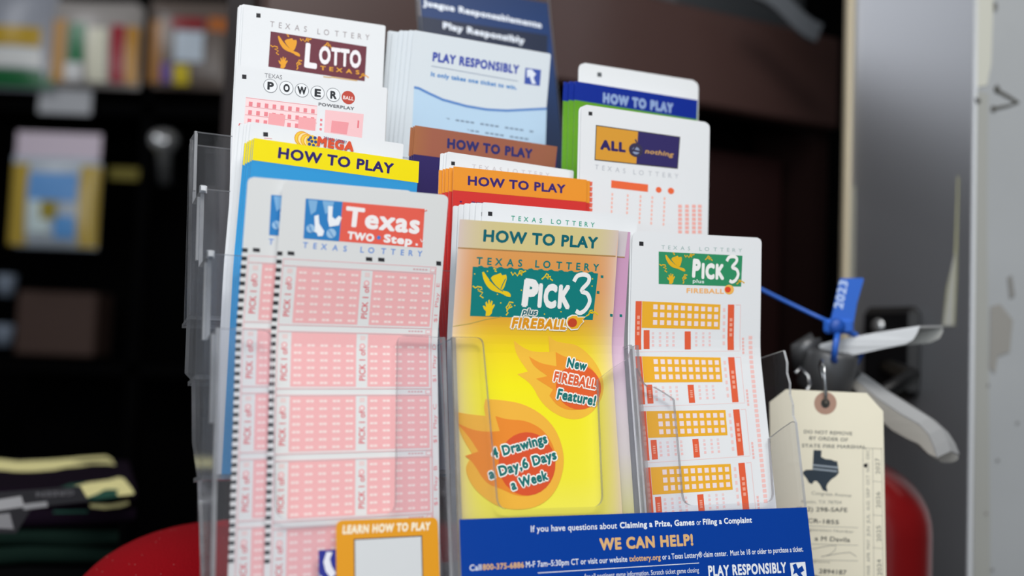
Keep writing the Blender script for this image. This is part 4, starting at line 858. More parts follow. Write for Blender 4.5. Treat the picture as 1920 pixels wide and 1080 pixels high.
  ('R',[(4.95,42.24),(8.4,42.22),(8.12,44.61),(4.67,44.62)],'#ea6a55'),
  ('R',[(5.03,45.18),(8.48,45.17),(8.2,47.55),(4.75,47.56)],'#ea6a55'),
  ('R',[(5.11,48.12),(8.56,48.11),(8.28,50.5),(4.83,50.49)],'#ea6a55'),
  ('R',[(5.19,51.05),(8.64,51.06),(8.36,53.44),(4.91,53.43)],'#ea6a55'),
  ('R',[(5.27,53.98),(8.72,54.0),(8.44,56.38),(4.99,56.36)],'#ea6a55'),
  ('R',[(5.35,56.92),(8.8,56.94),(8.52,59.31),(5.07,59.29)],'#ea6a55'),
 ],
 'blue': [
  ('R',[(0.0,0.0),(89.19,0.0),(88.64,12.11),(-0.42,11.05)],'#0f2c92'),
  ('T','HOW TO PLAY',(19.47,10.44),(70.68,10.61),6.35,'#8fa6d2',0.09,None,0.05,0,1.0),
 ],
 'c4w': [
  ('R',[(13.21,4.54),(16.24,4.34),(16.29,6.92),(13.26,7.11)],'#55595e'),
 ],
 'playresp': [
  ('P',[(3.74,33.19),(6.66,33.33),(13.57,35.52),(22.27,37.97),(37.94,39.79),(51.15,40.08),(64.48,39.01),(91.7,34.26),(93.58,65.91),(92.91,107.01),(0.61,114.74),(5.81,75.37)],'#b9d3e8'),
  ('L',[(3.74,33.19),(6.66,33.33),(13.57,35.52),(22.27,37.97),(37.94,39.79),(51.15,40.08),(64.48,39.01),(91.7,34.26)],1.47,'#5b87c4'),
  ('T','PLAY RESPONSIBLY',(13.52,16.46),(70.45,15.93),5.61,'#3f4fa6',0.06,None,0.05,0,1.0),
  ('L',[(13.21,19.27),(70.4,20.21)],0.53,'#9aa6b8'),
  ('T','It only takes one ticket to win.',(13.39,25.31),(70.01,25.61),2.79,'#4a86c4',0.05,None,0.05,0,1.0),
  ('R',[(74.6,11.2),(85.55,11.0),(85.56,20.97),(74.8,21.07)],'#3d55a8'),
  ('P',[(75.7,12.17),(78.96,11.62),(82.27,14.04),(80.65,16.55),(82.85,20.0),(80.16,20.53),(77.94,16.09),(76.33,17.11)],'#dfe6f2'),
  ('L',[(15.88,48.68),(18.22,48.72)],1.0,'#7c8ea2'),
  ('L',[(19.0,48.73),(21.35,48.76)],1.01,'#7c8ea2'),
  ('L',[(22.14,48.77),(24.5,48.8)],1.0,'#7c8ea2'),
  ('L',[(25.29,48.81),(27.66,48.84)],1.01,'#7c8ea2'),
  ('L',[(31.63,48.9),(34.02,48.93)],1.02,'#7c8ea2'),
  ('L',[(34.82,48.94),(37.22,48.98)],1.02,'#7c8ea2'),
  ('L',[(38.03,48.99),(40.44,49.02)],1.03,'#7c8ea2'),
  ('L',[(41.25,49.03),(43.67,49.06)],1.03,'#7c8ea2'),
  ('L',[(47.74,49.12),(50.19,49.15)],1.04,'#7c8ea2'),
  ('L',[(51.01,49.16),(53.47,49.2)],1.05,'#7c8ea2'),
  ('L',[(54.29,49.21),(56.76,49.24)],1.06,'#7c8ea2'),
  ('L',[(57.59,49.25),(60.07,49.29)],1.06,'#7c8ea2'),
  ('L',[(64.24,49.34),(66.74,49.38)],1.07,'#7c8ea2'),
  ('L',[(67.58,49.39),(70.1,49.42)],1.08,'#7c8ea2'),
  ('L',[(70.95,49.43),(73.48,49.47)],1.08,'#7c8ea2'),
  ('L',[(74.33,49.48),(76.87,49.52)],1.08,'#7c8ea2'),
  ('L',[(81.13,49.57),(83.7,49.61)],1.1,'#7c8ea2'),
  ('L',[(13.26,53.43),(15.59,53.47)],0.99,'#7c8ea2'),
  ('L',[(19.48,53.54),(21.83,53.58)],1.0,'#7c8ea2'),
  ('L',[(22.62,53.59),(24.98,53.63)],1.0,'#7c8ea2'),
  ('L',[(25.76,53.65),(28.13,53.69)],1.02,'#7c8ea2'),
  ('L',[(28.93,53.7),(31.31,53.74)],1.01,'#7c8ea2'),
  ('L',[(35.3,53.81),(37.7,53.85)],1.02,'#7c8ea2'),
  ('L',[(38.5,53.87),(40.92,53.91)],1.04,'#7c8ea2'),
  ('L',[(41.73,53.92),(44.15,53.96)],1.03,'#7c8ea2'),
  ('L',[(44.96,53.98),(47.4,54.02)],1.05,'#7c8ea2'),
  ('L',[(51.49,54.09),(53.95,54.13)],1.05,'#7c8ea2'),
  ('L',[(54.77,54.15),(57.24,54.19)],1.06,'#7c8ea2'),
  ('L',[(58.07,54.2),(60.55,54.25)],1.06,'#7c8ea2'),
  ('L',[(61.39,54.26),(63.88,54.3)],1.06,'#7c8ea2'),
  ('L',[(68.06,54.37),(70.58,54.42)],1.08,'#7c8ea2'),
  ('L',[(71.43,54.43),(73.96,54.48)],1.08,'#7c8ea2'),
  ('L',[(74.81,54.49),(77.35,54.53)],1.08,'#7c8ea2'),
  ('L',[(78.2,54.55),(80.76,54.59)],1.09,'#7c8ea2'),
  ('L',[(13.74,58.22),(16.06,58.27)],0.99,'#7c8ea2'),
  ('L',[(16.84,58.29),(19.18,58.33)],1.0,'#7c8ea2'),
  ('L',[(23.09,58.42),(25.45,58.46)],1.01,'#7c8ea2'),
  ('L',[(26.24,58.48),(28.61,58.53)],1.01,'#7c8ea2'),
  ('L',[(29.41,58.55),(31.79,58.6)],1.01,'#7c8ea2'),
  ('L',[(32.58,58.61),(34.98,58.66)],1.02,'#7c8ea2'),
  ('L',[(38.98,58.74),(41.4,58.79)],1.03,'#7c8ea2'),
  ('L',[(42.21,58.81),(44.63,58.86)],1.03,'#7c8ea2'),
  ('L',[(45.44,58.88),(47.88,58.93)],1.04,'#7c8ea2'),
  ('L',[(48.7,58.95),(51.15,59.0)],1.04,'#7c8ea2'),
  ('L',[(55.25,59.08),(57.72,59.13)],1.06,'#7c8ea2'),
  ('L',[(58.55,59.15),(61.03,59.2)],1.06,'#7c8ea2'),
  ('L',[(61.87,59.22),(64.36,59.27)],1.06,'#7c8ea2'),
  ('L',[(65.2,59.29),(67.71,59.34)],1.07,'#7c8ea2'),
  ('L',[(71.91,59.43),(74.44,59.48)],1.08,'#7c8ea2'),
  ('L',[(75.29,59.5),(77.83,59.55)],1.08,'#7c8ea2'),
  ('L',[(78.68,59.57),(81.24,59.62)],1.09,'#7c8ea2'),
  ('L',[(82.09,59.64),(84.66,59.69)],1.1,'#7c8ea2'),
 ],
 'juegue': [
  ('R',[(-1.75,24.88),(94.27,24.85),(90.66,54.93),(-3.89,55.34)],'#1b2740'),
  ('T','Juegue Responsablemente',(1.81,16.87),(89.9,20.23),4.67,'#dfe6f0',0.055,None,0.05,0,1.0),
  ('T','Play Responsibly',(14.89,31.47),(75.25,34.33),5.05,'#dfe6f0',0.055,None,0.05,0,1.0),
 ],
 'brown': [
  ('R',[(0.0,-0.0),(88.99,0.0),(87.99,14.71),(-0.32,15.71)],'BROWN'),
  ('T','HOW TO PLAY',(19.53,9.95),(72.92,9.15),5.56,'#2c2c6a',0.06,None,0.05,0,1.0),
 ],
 'orange': [
  ('R',[(0,0),(80.29267079442648,0),(80.29267079442648,12.2),(0,12.2)],'#ec962c'),
  ('T','HOW TO PLAY',(8.41,8.91),(66.92,8.68),4.83,'#35206e',0.04,None,0.05,0,1.0),
  ('L',[(4.09,17.79),(5.31,17.86)],0.76,'#5a1f5e'),
  ('L',[(10.78,17.56),(12.92,17.56)],0.76,'#5a1f5e'),
  ('L',[(13.54,17.63),(15.69,17.63)],0.76,'#5a1f5e'),
  ('L',[(16.31,17.69),(18.47,17.7)],0.77,'#5a1f5e'),
 ],
 'white2': [
  ('R',[(2.78,4.88),(4.92,4.75),(5.05,6.7),(2.91,6.82)],'#26262a'),
  ('T','TEXAS LOTTERY',(15.01,7.28),(61.96,5.83),2.53,'#c9c3c6',0,None,0.05,0,1.6),
 ],
}
# ------------------------------------------------------------------ the leaflet holder's own axes
TH, AL = 0.4515, 0.1952                        # turned 26 degrees to the camera, leaning back 11 degrees
HU = Vector((math.cos(TH), math.sin(TH), 0))
HB = Vector((-math.sin(TH), math.cos(TH), 0))
HW = Vector((0, 0, 1)) * math.cos(AL) + HB * math.sin(AL)
HN = HU.cross(HW)
HO = Vector((-0.1248, 0.4248, 1.3027))
def hp(u, w, n): return HO + (u * HU + w * HW + n * HN) * 0.001
def room(u, b, z):
    """point by the holder's horizontal axes (metres along and behind it) and height"""
    p = HO + u * HU + b * HB; return Vector((p.x, p.y, z))
RH = Matrix((HU, HB, Vector((0, 0, 1)))).transposed()

# ------------------------------------------------------------------ setting
dark = mat('#1b1a1c', 0.8)
def shell(name, c, d, m, rot=None):
    b = MB(); b.box(c, d, m, rot); return struct(b.build(name))
shell('floor', (-0.3, 1.2, -0.05), (5.2, 5.6, 0.1), mat('#3b3835', 0.6, vary=0.3, bscale=6))
shell('ceiling', (-0.3, 1.2, 2.75), (5.2, 5.6, 0.1), mat('#77777a', 0.9))
shell('wall_back', (-0.3, 3.55, 1.35), (5.2, 0.1, 2.7), mat('#080809', 0.95, spec=0.03))
shell('wall_left', (-2.85, 1.2, 1.35), (0.1, 5.6, 2.7), mat('#2a282a', 0.9))
shell('wall_right', (2.25, 1.2, 1.35), (0.1, 5.6, 2.7), mat('#3a3838', 0.9))

# counter the holder stands on
b = MB(); CZ = 1.168
b.box(room(0.055, -0.02, CZ - 0.015), (0.63, 0.30, 0.03), mat('#3a2a26', 0.35, vary=0.3, bscale=9), RH, 0.004)
ct = thing('counter', 'dark brown counter carrying the clear leaflet holder', 'counter', room(0.055, -0.02, 0))
b.build('worktop', ct)
b = MB(); b.box(room(0.055, -0.02, (CZ - 0.03) / 2), (0.59, 0.26, CZ - 0.03), mat('#241a18', 0.5), RH); b.build('cabinet_body', ct)

# ------------------------------------------------------------------ pillar on the right
RIDGE, EDGE = at(1822, 540, 0.80), at(1588, 540, 0.925)
RIDGE.z = EDGE.z = 0
dA = (EDGE - RIDGE); wA = dA.length; dA.normalize(); nA = Vector((dA.y, -dA.x, 0))
if nA.dot(Vector((0, -1, 0))) < 0: nA = -nA
steel = mat('#b2b5bb', 0.48, 0.85, bump=0.02, bscale=3)
paint = mat('#a3a6a8', 0.5, vary=0.12, bscale=14)
b = MB()
far = RIDGE + Vector((0.24, 0.02, 0))
p4 = [(EDGE.x, EDGE.y), (RIDGE.x, RIDGE.y), (far.x, far.y), (far.x + 0.02, far.y + 0.25), (EDGE.x + 0.1, EDGE.y + 0.2)]
H0, H1 = 0.0, 2.70
for i in range(5):
    a, c = p4[i], p4[(i + 1) % 5]
    b.add([(a[0], a[1], H0), (c[0], c[1], H0), (c[0], c[1], H1), (a[0], a[1], H1)], [(0, 1, 2, 3)], steel if i == 0 else paint)
# rounded bright corner bead
b.tube([RIDGE + Vector((0.0015, 0.0015, z)) for z in (0, 1.0, 2.0, 2.7)], 0.0022, mat('#c9ccd0', 0.35))
# cream edge strip down the far side of the steel face
e0 = EDGE + dA * 0.003
b.box((e0.x, e0.y, 1.35), (0.0075, 0.012, 2.7), mat('#b9ad94', 0.5), None, 0.002)
def onA(x, y):     # point of the steel face seen at a photo pixel
    d = CF + ((x - 960) / FPX) * CR + ((540 - y) / FPX) * CU
    t = (RIDGE - CAM).dot(nA) / d.dot(nA) if True else 0
    return CAM + d * t
nB = Vector(((far - RIDGE).y, -(far - RIDGE).x, 0)).normalized()
if nB.y > 0: nB = -nB
def onB(x, y):
    d = CF + ((x - 960) / FPX) * CR + ((540 - y) / FPX) * CU
    return CAM + d * ((RIDGE - CAM).dot(nB) / d.dot(nB))
def mark(fn, n, pts, c, lift=0.0006):
    P = [fn(x, y) + n * lift for x, y in pts]
    b.add(P, [t for t in tess(pts)], mat(c, 0.7))
mark(onA, nA, [(1593, 350), (1606, 350), (1603, 545), (1590, 545)], '#a8a79c')
mark(onA, nA, [(1796, 330), (1799, 332), (1795, 520), (1791, 611), (1768, 611), (1776, 540), (1790, 480)], '#b5b392')
mark(onA, nA, [(1786, 500), (1793, 470), (1789, 611), (1770, 611)], '#c3c3bb', 0.0009)
mark(onB, nB, [(1829, -5), (1862, -5), (1858, 120), (1850, 160), (1829, 165)], '#bdbdb2')
mark(onB, nB, [(1829, 170), (1852, 176), (1850, 400), (1856, 1085), (1824, 1085)], '#9a9b96')
for st in ([(1862, 163), (1872, 168), (1890, 178), (1910, 191), (1906, 195), (1888, 184), (1864, 172)],
           [(1910, 190), (1890, 196), (1862, 201), (1864, 207), (1892, 200), (1910, 193)],
           [(1868, 158), (1874, 165), (1868, 176), (1863, 168)], [(1858, 198), (1866, 200), (1864, 212), (1857, 208)]):
    mark(onB, nB, st, '#4d4c46', 0.0009)
mark(onB, nB, [(1826, 184), (1836, 186), (1838, 192), (1830, 196)], '#2f2e2c', 0.0009)
mark(onB, nB, [(1860, 6), (1868, 4), (1870, 16), (1864, 24), (1862, 14)], '#6d6d6a', 0.0009)
mark(onB, nB, [(1856, 575), (1874, 570), (1898, 600), (1892, 660), (1870, 668), (1864, 700), (1854, 690)], '#8c8a85', 0.0009)
mark(onB, nB, [(1888, 520), (1896, 516), (1902, 555), (1892, 560)], '#7c7b78', 0.0009)
for x, y in ((1850, 720), (1868, 860), (1858, 1065), (1905, 790), (1846, 960)):
    mark(onB, nB, [(x, y), (x + 4, y + 1), (x + 3, y + 6), (x - 1, y + 5)], '#6a6865', 0.0009)
struct(b.build('pillar'))

# ------------------------------------------------------------------ maroon cabinet behind the holder
wood = mat('#4b3531', 0.34, vary=0.25, bscale=5, spec=0.6)
wood2 = mat('#23110f', 0.7, spec=0.2, vary=0.4, bscale=5)
cb = thing('display_cabinet', 'dark maroon wooden cabinet behind the leaflet holder', 'cabinet', room(0.47, 0.62, 0))
b = MB(); b.box(room(0.47, 0.515, 1.645), (0.72, 0.03, 0.116), wood, RH, 0.004); b.build('top_rail', cb)
b = MB(); b.box(room(0.47, 0.66, 0.82), (0.70, 0.03, 1.64), mat('#0d0606', 0.9, spec=0.05), RH)  # near-black colour paints in the shade of the gap under the rail
b.build('back_panel', cb)
b = MB(); b.box(room(0.47, 0.575, 1.315), (0.66, 0.016, 0.48), mat('#2b1514', 0.75, vary=0.3, bscale=5, spec=0.15), RH, 0.003); b.build('door_panel', cb)
b = MB(); b.box(room(0.115, 0.60, 0.85), (0.02, 0.15, 1.70), wood2, RH); b.build('side_panel', cb)
b = MB(); b.box(room(0.825, 0.60, 0.85), (0.02, 0.15, 1.70), wood2, RH); b.build('side_panel', cb)
b = MB(); b.box(room(0.47, 0.62, 1.688), (0.69, 0.17, 0.02), wood2, RH); b.build('top_board', cb)
# things lying on top of it
b = MB(); b.box(room(0.70, 0.60, 1.755), (0.22, 0.13, 0.11), mat('#2d3033', 0.6), RH, 0.012)
bx = tag(b.build('case'), 'dark grey case on top of the maroon cabinet', 'case')
b = MB()
p0, p1 = at(1420, -20, 1.10), at(1535, 62, 1.12)
pl = [p0.lerp(p1, i / 6) + Vector((0, 0, 0.004 * math.sin(i))) for i in range(7)]
b.sweep([(-0.011, -0.004), (0.011, -0.004), (0.011, 0.004), (-0.011, 0.004)], [(p, Vector((0.35, 0, 0.93)), Vector((0, 1, 0))) for p in pl], mat('#5a5e63', 0.6))
tag(b.build('strap'), 'pale grey strap hanging diagonally in front of the dark grey case', 'strap')
b = MB(); b.box(room(0.50, 0.545, 1.7175), (0.10, 0.06, 0.037), mat('#7e1c20', 0.5), RH, 0.006)
tag(b.build('box'), 'small dark red box lying on the edge of the maroon cabinet top', 'box')

# ------------------------------------------------------------------ clear leaflet holder
clear = acrylic('clear plastic', 0.016, 0.993)
clearS = acrylic('clear plastic sides', 0.15, 0.93, 0.1)  # pale haze: scratches plus painted-in reflections on the left end wall
rim = acrylic('clear plastic cut edge', 0.30, 0.45, 0.15)
chip = acrylic('broken plastic edge', 0.55, 0.7, 0.3)
holder = thing('leaflet_holder', 'clear plastic tiered leaflet holder with three columns of pockets, chipped at the front', 'leaflet holder', hp(157, -126, -30))
COLS = [(-0.5, 104.8), (108.3, 208.8), (211.4, 313.6)]
FLOOR = [-126, -60, -12, 22]
def cutout(u0, u1, w0, wt):
    a, c = u0 + 24.6, u1 - 24.6
    return fillet([(u0, w0), (u0, wt), (a - 1, wt, 4), (a + 1.6, wt - 80.5 if wt - 80.5 > w0 + 8 else w0 + 8, 6), (c - 1.6, wt - 80.5 if wt - 80.5 > w0 + 8 else w0 + 8, 6), (c + 1, wt, 4), (u1, wt), (u1, w0)])
PR = lambda n: (lambda x, y, h: hp(x, y, n + h))
for k in range(4):
    for c, (u0, u1) in enumerate(COLS):
        b = MB(); n = -26 * k
        if k == 0 and c == 1:     # right ear snapped off at a slant
            poly = fillet([(u0, -126), (u0, 0.4), (124.5, 0.8, 4), (128.8, -80.4, 6), (185.4, -81.0, 6), (187.2, -18.6), (196.6, -12.4), (206.5, -7.0), (208.8, -2), (u1, -126)])
        elif k == 0 and c == 2:   # left ear chipped, right ear cracked away
            poly = fillet([(u0, -126), (u0, -12), (214.6, -19.7), (217, -21.4), (221, -21.6), (226, -24), (232.8, -27.8, 2), (233.2, -82.2, 6), (291.8, -82.4, 6), (293.3, -48.6), (303, -43.2), (311.1, -39.3), (u1, -40), (u1, -126)])
        else: poly = cutout(u0, u1, FLOOR[k], 40 * k)
        b.prism(poly, PR(n), -2.0, 0.0, clear, rim)
        o = b.build('pocket_front', holder)
        if k == 0 and c: o['label'] = 'front pocket panel with a slanting broken corner' if c == 1 else 'front pocket panel with its left corner chipped away'
# the stepped end walls of each column, seen edge-on from the front
prof = [(0, -126), (0, 0), (-2, 0), (-26, 0), (-26, 40), (-52, 40), (-52, 80), (-78, 80), (-78, 119), (-93, 121), (-86, 21), (-88, -6), (-65, -13), (-58, -43), (-40, -61), (-31, -85), (-25, -102), (-24, -126)]
def wall(u, m, pf=prof, edge=rim):
    b = MB(); b.prism(pf, lambda x, y, h: hp(u + h, y, x), 0, 1.8, m, edge); return b
wall(-0.5, clearS).build('end_wall', holder)
for u in (103.0, 108.3, 207.2, 211.2): wall(u, clear).build('divider_wall', holder)
rough_prof = [(0, -126), (0, -40), (-1.5, -36), (-0.8, -30), (-2.2, -24), (-1.2, -18), (-2.6, -12), (-1.6, -6), (-3, 1)] + prof[3:]
wall(311.8, clear, rough_prof, chip).build('end_wall', holder)
for k in range(4):
    b = MB()
    for (u0, u1) in COLS:
        b.prism([(u0, 0), (u1, 0), (u1, -23), (u0, -23)], lambda x, y, h: hp(x, FLOOR[k] - h, -26 * k - 1.5 + y), 0, 2, clear, rim)
    b.build('pocket_floor', holder)
b = MB(); b.prism([(-0.5, 20), (313.6, 20), (313.6, 119), (-0.5, 119)], PR(-94), -2, 0, clear, rim); b.build('back_panel', holder)
# base that carries it on the counter
b = MB()
fr = HO + HU * 0.1565
base = [room(-0.004, -0.012, CZ + 0.0005), room(0.317, -0.012, CZ + 0.0005), room(0.317, 0.10, CZ + 0.0005), room(-0.004, 0.10, CZ + 0.0005)]
b.add(base + [p + Vector((0, 0, 0.003)) for p in base], [(3, 2, 1, 0), (4, 5, 6, 7), (0, 1, 5, 4), (1, 2, 6, 5), (2, 3, 7, 6), (3, 0, 4, 7)], clear)
b.build('base_plate', holder)
# small raised ribs and scuffs on the left end wall
for n, w0, w1 in ((-6, -40, -2), (-30, 0, 36), (-56, 44, 76), (-70, 84, 116)):
    b = MB(); b.prism([(n, w0), (n + 2.2, w0), (n + 2.2, w1), (n, w1)], lambda x, y, h: hp(-0.5 - h, y, x), 0, 1.2, clear, rim); b.build('rib', holder)
for (n, w) in ((-27, 40), (-53, 80)):
    b = MB()
    for j in range(5):
        b.prism([(n + j, w - 2), (n + j + 1.6, w - 2.6), (n + j + 1.4, w + 1.2 - .4 * j), (n + j, w + .6)], lambda x, y, h: hp(-1 + h, y, x), 0, 3.5 - .3 * j, chip, chip)
    b.build('chipped_corner', holder)

# printed stickers on the holder's front
def facemap(n0): return lambda x, y, h: hp(x, -y, n0 + h)
b = MB(); pr = Print(b, facemap(0.25), 100, 100, 0.3, 0.5)
def wrapmap(x, y, h):      # the sticker turns round the holder's right edge
    if x <= 313.4: return hp(x, -y, 0.25 + h)
    return hp(313.4 + h + 0.4, -y, 0.25 - (x - 313.4))
pr.mp = wrapmap
pr.special['BLUE'] = mat('#0b3f9c', 0.22, coat=0.6, bump=0.06, bscale=45)
pr.rect([(108.6, 84.0), (313.4, 85.9), (313.4, 124), (108.6, 124)], 'BLUE', 0.0)
pr.rect([(313.4, 85.9), (319, 86.6), (322, 124), (313.4, 124)], 'BLUE', 0.0)
pr.boxes = [((100, 80, 320, 125), 0)]
wht, gold = '#e9eef4', '#e0b47c'
pr.text('If you have questions about', (144.7, 91.3), (192.0, 91.75), 2.9, wht, 0.014)
pr.text('Claiming a Prize, Games', (193.6, 91.8), (238.2, 92.15), 3.0, wht, 0.035)
pr.text('or', (239.5, 92.15), (242.3, 92.2), 2.0 * 1.45, wht, 0.0)
pr.text('Filing a Complaint', (243.5, 92.2), (275.0, 92.5), 3.0, wht, 0.035)
pr.text('WE CAN HELP!', (181.4, 101.6), (236.4, 102.1), 5.7, gold, 0.05)
pr.text('Call', (112.8, 106.8), (118.6, 106.85), 2.6, wht, 0.014)
pr.text('800-375-6886', (119.2, 106.9), (140.2, 107.1), 2.6, gold, 0.03)
pr.text('M-F 7am\u20135:30pm CT or visit our website', (141.2, 107.1), (196.5, 107.7), 2.7, wht, 0.014)
pr.text('txlottery.org', (197.6, 107.7), (216.0, 107.9), 2.7, gold, 0.03)
pr.text('or a Texas Lottery\u00ae claim center.  Must be 18 or older to purchase a ticket.', (217.0, 107.9), (307.5, 108.8), 2.7, wht, 0.014)
pr.rect([(147.2, 109.7), (238.9, 110.6), (238.9, 110.95), (147.2, 110.05)], wht)
pr.text('for all pertinent game information. Scratch ticket game closing', (172.0, 114.2), (238.4, 115.2), 2.3, wht, 0.0)
pr.text('PLAY RESPONSIBLY', (244.1, 117.8), (294.6, 119.0), 5.4, wht, 0.045)
pr.box(297.5, 114.2, 307.9, 122.5, wht)
pr.poly([(299, 115.3), (301.5, 114.6), (302.5, 117.4), (305.5, 116), (306.6, 118.6), (304, 119.6), (305.8, 122), (302.6, 121.4), (301, 119.4), (298.6, 120.2), (299.8, 117.8)], '#0b3f9c')
o = b.build('sticker', holder); o['label'] = 'glossy blue sticker reading WE CAN HELP! across the lower front'
b = MB(); pr = Print(b, facemap(0.25), 100, 100, 0.4, 0.2)
pr.put(fillet([(51.2, 124), (51.2, 82.2, 3.2), (98.0, 82.6, 3.2), (98.4, 124)]), [t[::-1] for t in tess(fillet([(51.2, 124), (51.2, 82.2, 3.2), (98.0, 82.6, 3.2), (98.4, 124)]))], '#e29a1e', 0.0)
pr.boxes = [((40, 80, 100, 125), 0)]
pr.text('LEARN HOW TO PLAY', (54.0, 88.0), (94.6, 88.2), 3.7, '#f6ecd2', 0.06, None, 0, 0.12)
pr.box(59.0, 90.2, 90.4, 121.4, '#4a4640'); pr.box(59.5, 90.7, 89.9, 121.0, '#d3d6d8')
o = b.build('sticker', holder); o['label'] = 'orange sticker reading LEARN HOW TO PLAY'
b = MB(); pr = Print(b, facemap(0.25), 100, 100, 0.4, 0.2)
pr.box(43.6, 94.2, 51.0, 112, '#2b318f', 0.0); pr.boxes = [((40, 90, 52, 115), 0)]
pr.poly([(47, 95), (49.6, 95.2), (48.4, 98), (49.2, 101), (51, 104), (49, 106), (46.6, 103), (45.6, 99)], '#e6e6f0')
pr.poly([(43.9, 104), (47, 107), (46, 111), (44, 109)], '#e6e6f0')
o = b.build('sticker', holder); o['label'] = 'small dark blue logo sticker beside the orange one'

# ------------------------------------------------------------------ leaflets and play slips
pick_g = gradient_mat('printed orange to yellow', [(0.0, '#e3a261'), (0.16, '#e39a4c'), (0.25, '#e8ab35'), (0.33, '#f0d41a'), (0.43, '#f4e813'), (0.68, '#f2e83a'), (1.0, '#ece584')], ('#ecd3c6', 7.0, 0.75))
pick_b = gradient_mat('printed pale orange band', [(0.0, '#d8c98e'), (1.0, '#d9cb8a')], ('#dcc8c4', 5.0, 0.9), 'X')
pickb_g = gradient_mat('printed lilac to cream', [(0.0, '#cf9fc0'), (0.2, '#d7a3c6'), (0.3, '#dcb7d0'), (0.5, '#dfd2d6'), (0.62, '#ddd4d0'), (0.8, '#d9d48e'), (1.0, '#ddd28e')])
pickb_b = gradient_mat('printed lilac band', [(0.0, '#d9cfd2'), (1.0, '#d6cbcf')], None, 'X')
blue_g = gradient_mat('printed green to teal', [(0.0, '#5a9a25'), (0.15, '#6aa62a'), (0.4, '#5f9f2c'), (1.0, '#4c8a34')])
brown_b = gradient_mat('printed copper band', [(0.0, '#a86a45'), (0.12, '#a2604b'), (1.0, '#9c6048')], None, 'X')
yell_g = gradient_mat('printed sky blue', [(0.0, '#1f79b4'), (0.08, '#2f97d2'), (1.0, '#3fa3dc')])
navy_g = gradient_mat('printed navy', [(0.0, '#10305f'), (0.25, '#15386e'), (0.6, '#1d3358'), (1.0, '#232d42')])
BODY = {'twostep': '#dcdddc', 'two2': '#dcdddc', 'pick': pick_g, 'pickb': pickb_g, 'yellow': yell_g, 'orange': '#d2332f', 'brown': '#2d2160', 'blue': blue_g, 'juegue': navy_g, 'playresp': '#d6dde2'}
SPECIAL = {'pick': {'BAND': pick_b}, 'pickb': {'BAND': pickb_b}, 'brown': {'BROWN': brown_b}}

def two_step_panels(s):
    red, pk, cell, ln = '#d8636a', '#ecb0b1', '#f1dcd8', '#e9a3a8'
    for i in range(38): s.box(-0.1, 30.6 + i * 3.55, 2.3, 32.3 + i * 3.55, '#2b2b2e', 0.05)
    for i in range(5):
        y = 36.9 + i * 28.35
        s.box(2.8, y - 3.4, 75.6, y - 3.15, ln); s.box(75.3, y - 3.4, 75.6, y + 25, ln); s.box(2.8, y - 3.4, 3.05, y + 25, ln)
        s.box(2.8, y - 0.5, 75.6, y - 0.25, ln)
        for x0, x1 in ((9.1, 39.0), (44.4, 74.4)):
            s.box(x0, y, x1, y + 24.2, pk)
            s.grid([(x0, y + .6), (x1, y + .6), (x1, y + 24.2), (x0, y + 24.2)], 5, 7, 0.56, 0.30, cell)
            s.grid([(x0, y + .6), (x1, y + .6), (x1, y + 24.2), (x0, y + 24.2)], 5, 7, 0.07, 0.24, '#e9bcbb')
        for x in (7.6, 43.4):
            s.text('PICK 1 of', (x, y + 21.4), (x, y + 6.8), 2.9, red, 0.02)
            s.circ((x - 1.5, y + 5.6), 1.3, 1.3, '#e8a0a3'); s.circ((x - 1.5, y + 5.6), .8, .8, '#eddcda')
            s.box(x - 2.6, y + .8, x - .2, y + 2.8, '#e3cbc9')
        s.box(72.6, y - 2.6, 75.2, y - .9, ln); s.box(72.9, y - 2.35, 74.9, y - 1.15, '#e4e2e1')
        for j in range(5): s.box(64 + j * 1.5, y - 2.2, 65.1 + j * 1.5, y - 1.5, '#d3a9ad')
        s.text('$1  Play  ' + 'EDCBA'[i], (78.0, y + 22), (78.0, y + 4), 1.7, '#df8f94', 0.01)

def pick_panels(s):
    org, red, cell, pk = '#eeb02f', '#e4603c', '#f0dfe0', '#f0c4c2'
    for i in range(4):
        y = 36.4 + i * 28.7
        s.rect([(7.0, y), (58.2, y + 1.1), (58.0, y + 14.6), (7.0, y + 13.8)], org)
        s.grid([(13.2, y + .8), (57.6, y + 1.9), (57.5, y + 13.8), (13.2, y + 13.0)], 10, 3, 0.60, 0.62, cell)
        for x0, x1, a, c in ((2.9, 6.8, 0, 25.2), (63.3, 67.7, 1.0, 25.8), (8.3, 12.0, 15, 24.9), (34.6, 38.6, 15.6, 25.3)):
            s.box(x0, y + a, x1, y + c, red)
            for j in range(4):
                q = y + a + (c - a) * (.3 + .11 * j); s.box(x0 + (x1 - x0) * .3, q, x0 + (x1 - x0) * .72, q + (c - a) * .07, '#f0a48e')
        for x in (13.5, 18, 22.6, 26.6, 41.5, 46.2, 50.5):
            for j in range(4): s.box(x, y + 16 + j * 2.1, x + 1.5, y + 17.3 + j * 2.1, pk if j % 2 else '#e9cfcf')
        for j in range(6): s.box(60, y + 3 + j * 3.6, 61.6, y + 5 + j * 3.6, '#efc9c6')
        s.box(68.6, y + 1, 72.0, y + 1.3, '#efc0bd'); s.box(71.8, y + 1, 72.1, y + 25.8, '#efc0bd')
        s.box(2.6, y + 26.2, 72, y + 26.5, '#efd0ce')
        for j in range(5): s.box(73.4, y + 19 + j * 1.9, 74.8, y + 20.4 + j * 1.9, '#eeb9b4')
    for j in range(34):
        s.box(78.0, 54.5 + j * 2.7, 80.6, 56.4 + j * 2.7, '#f1c2bd')

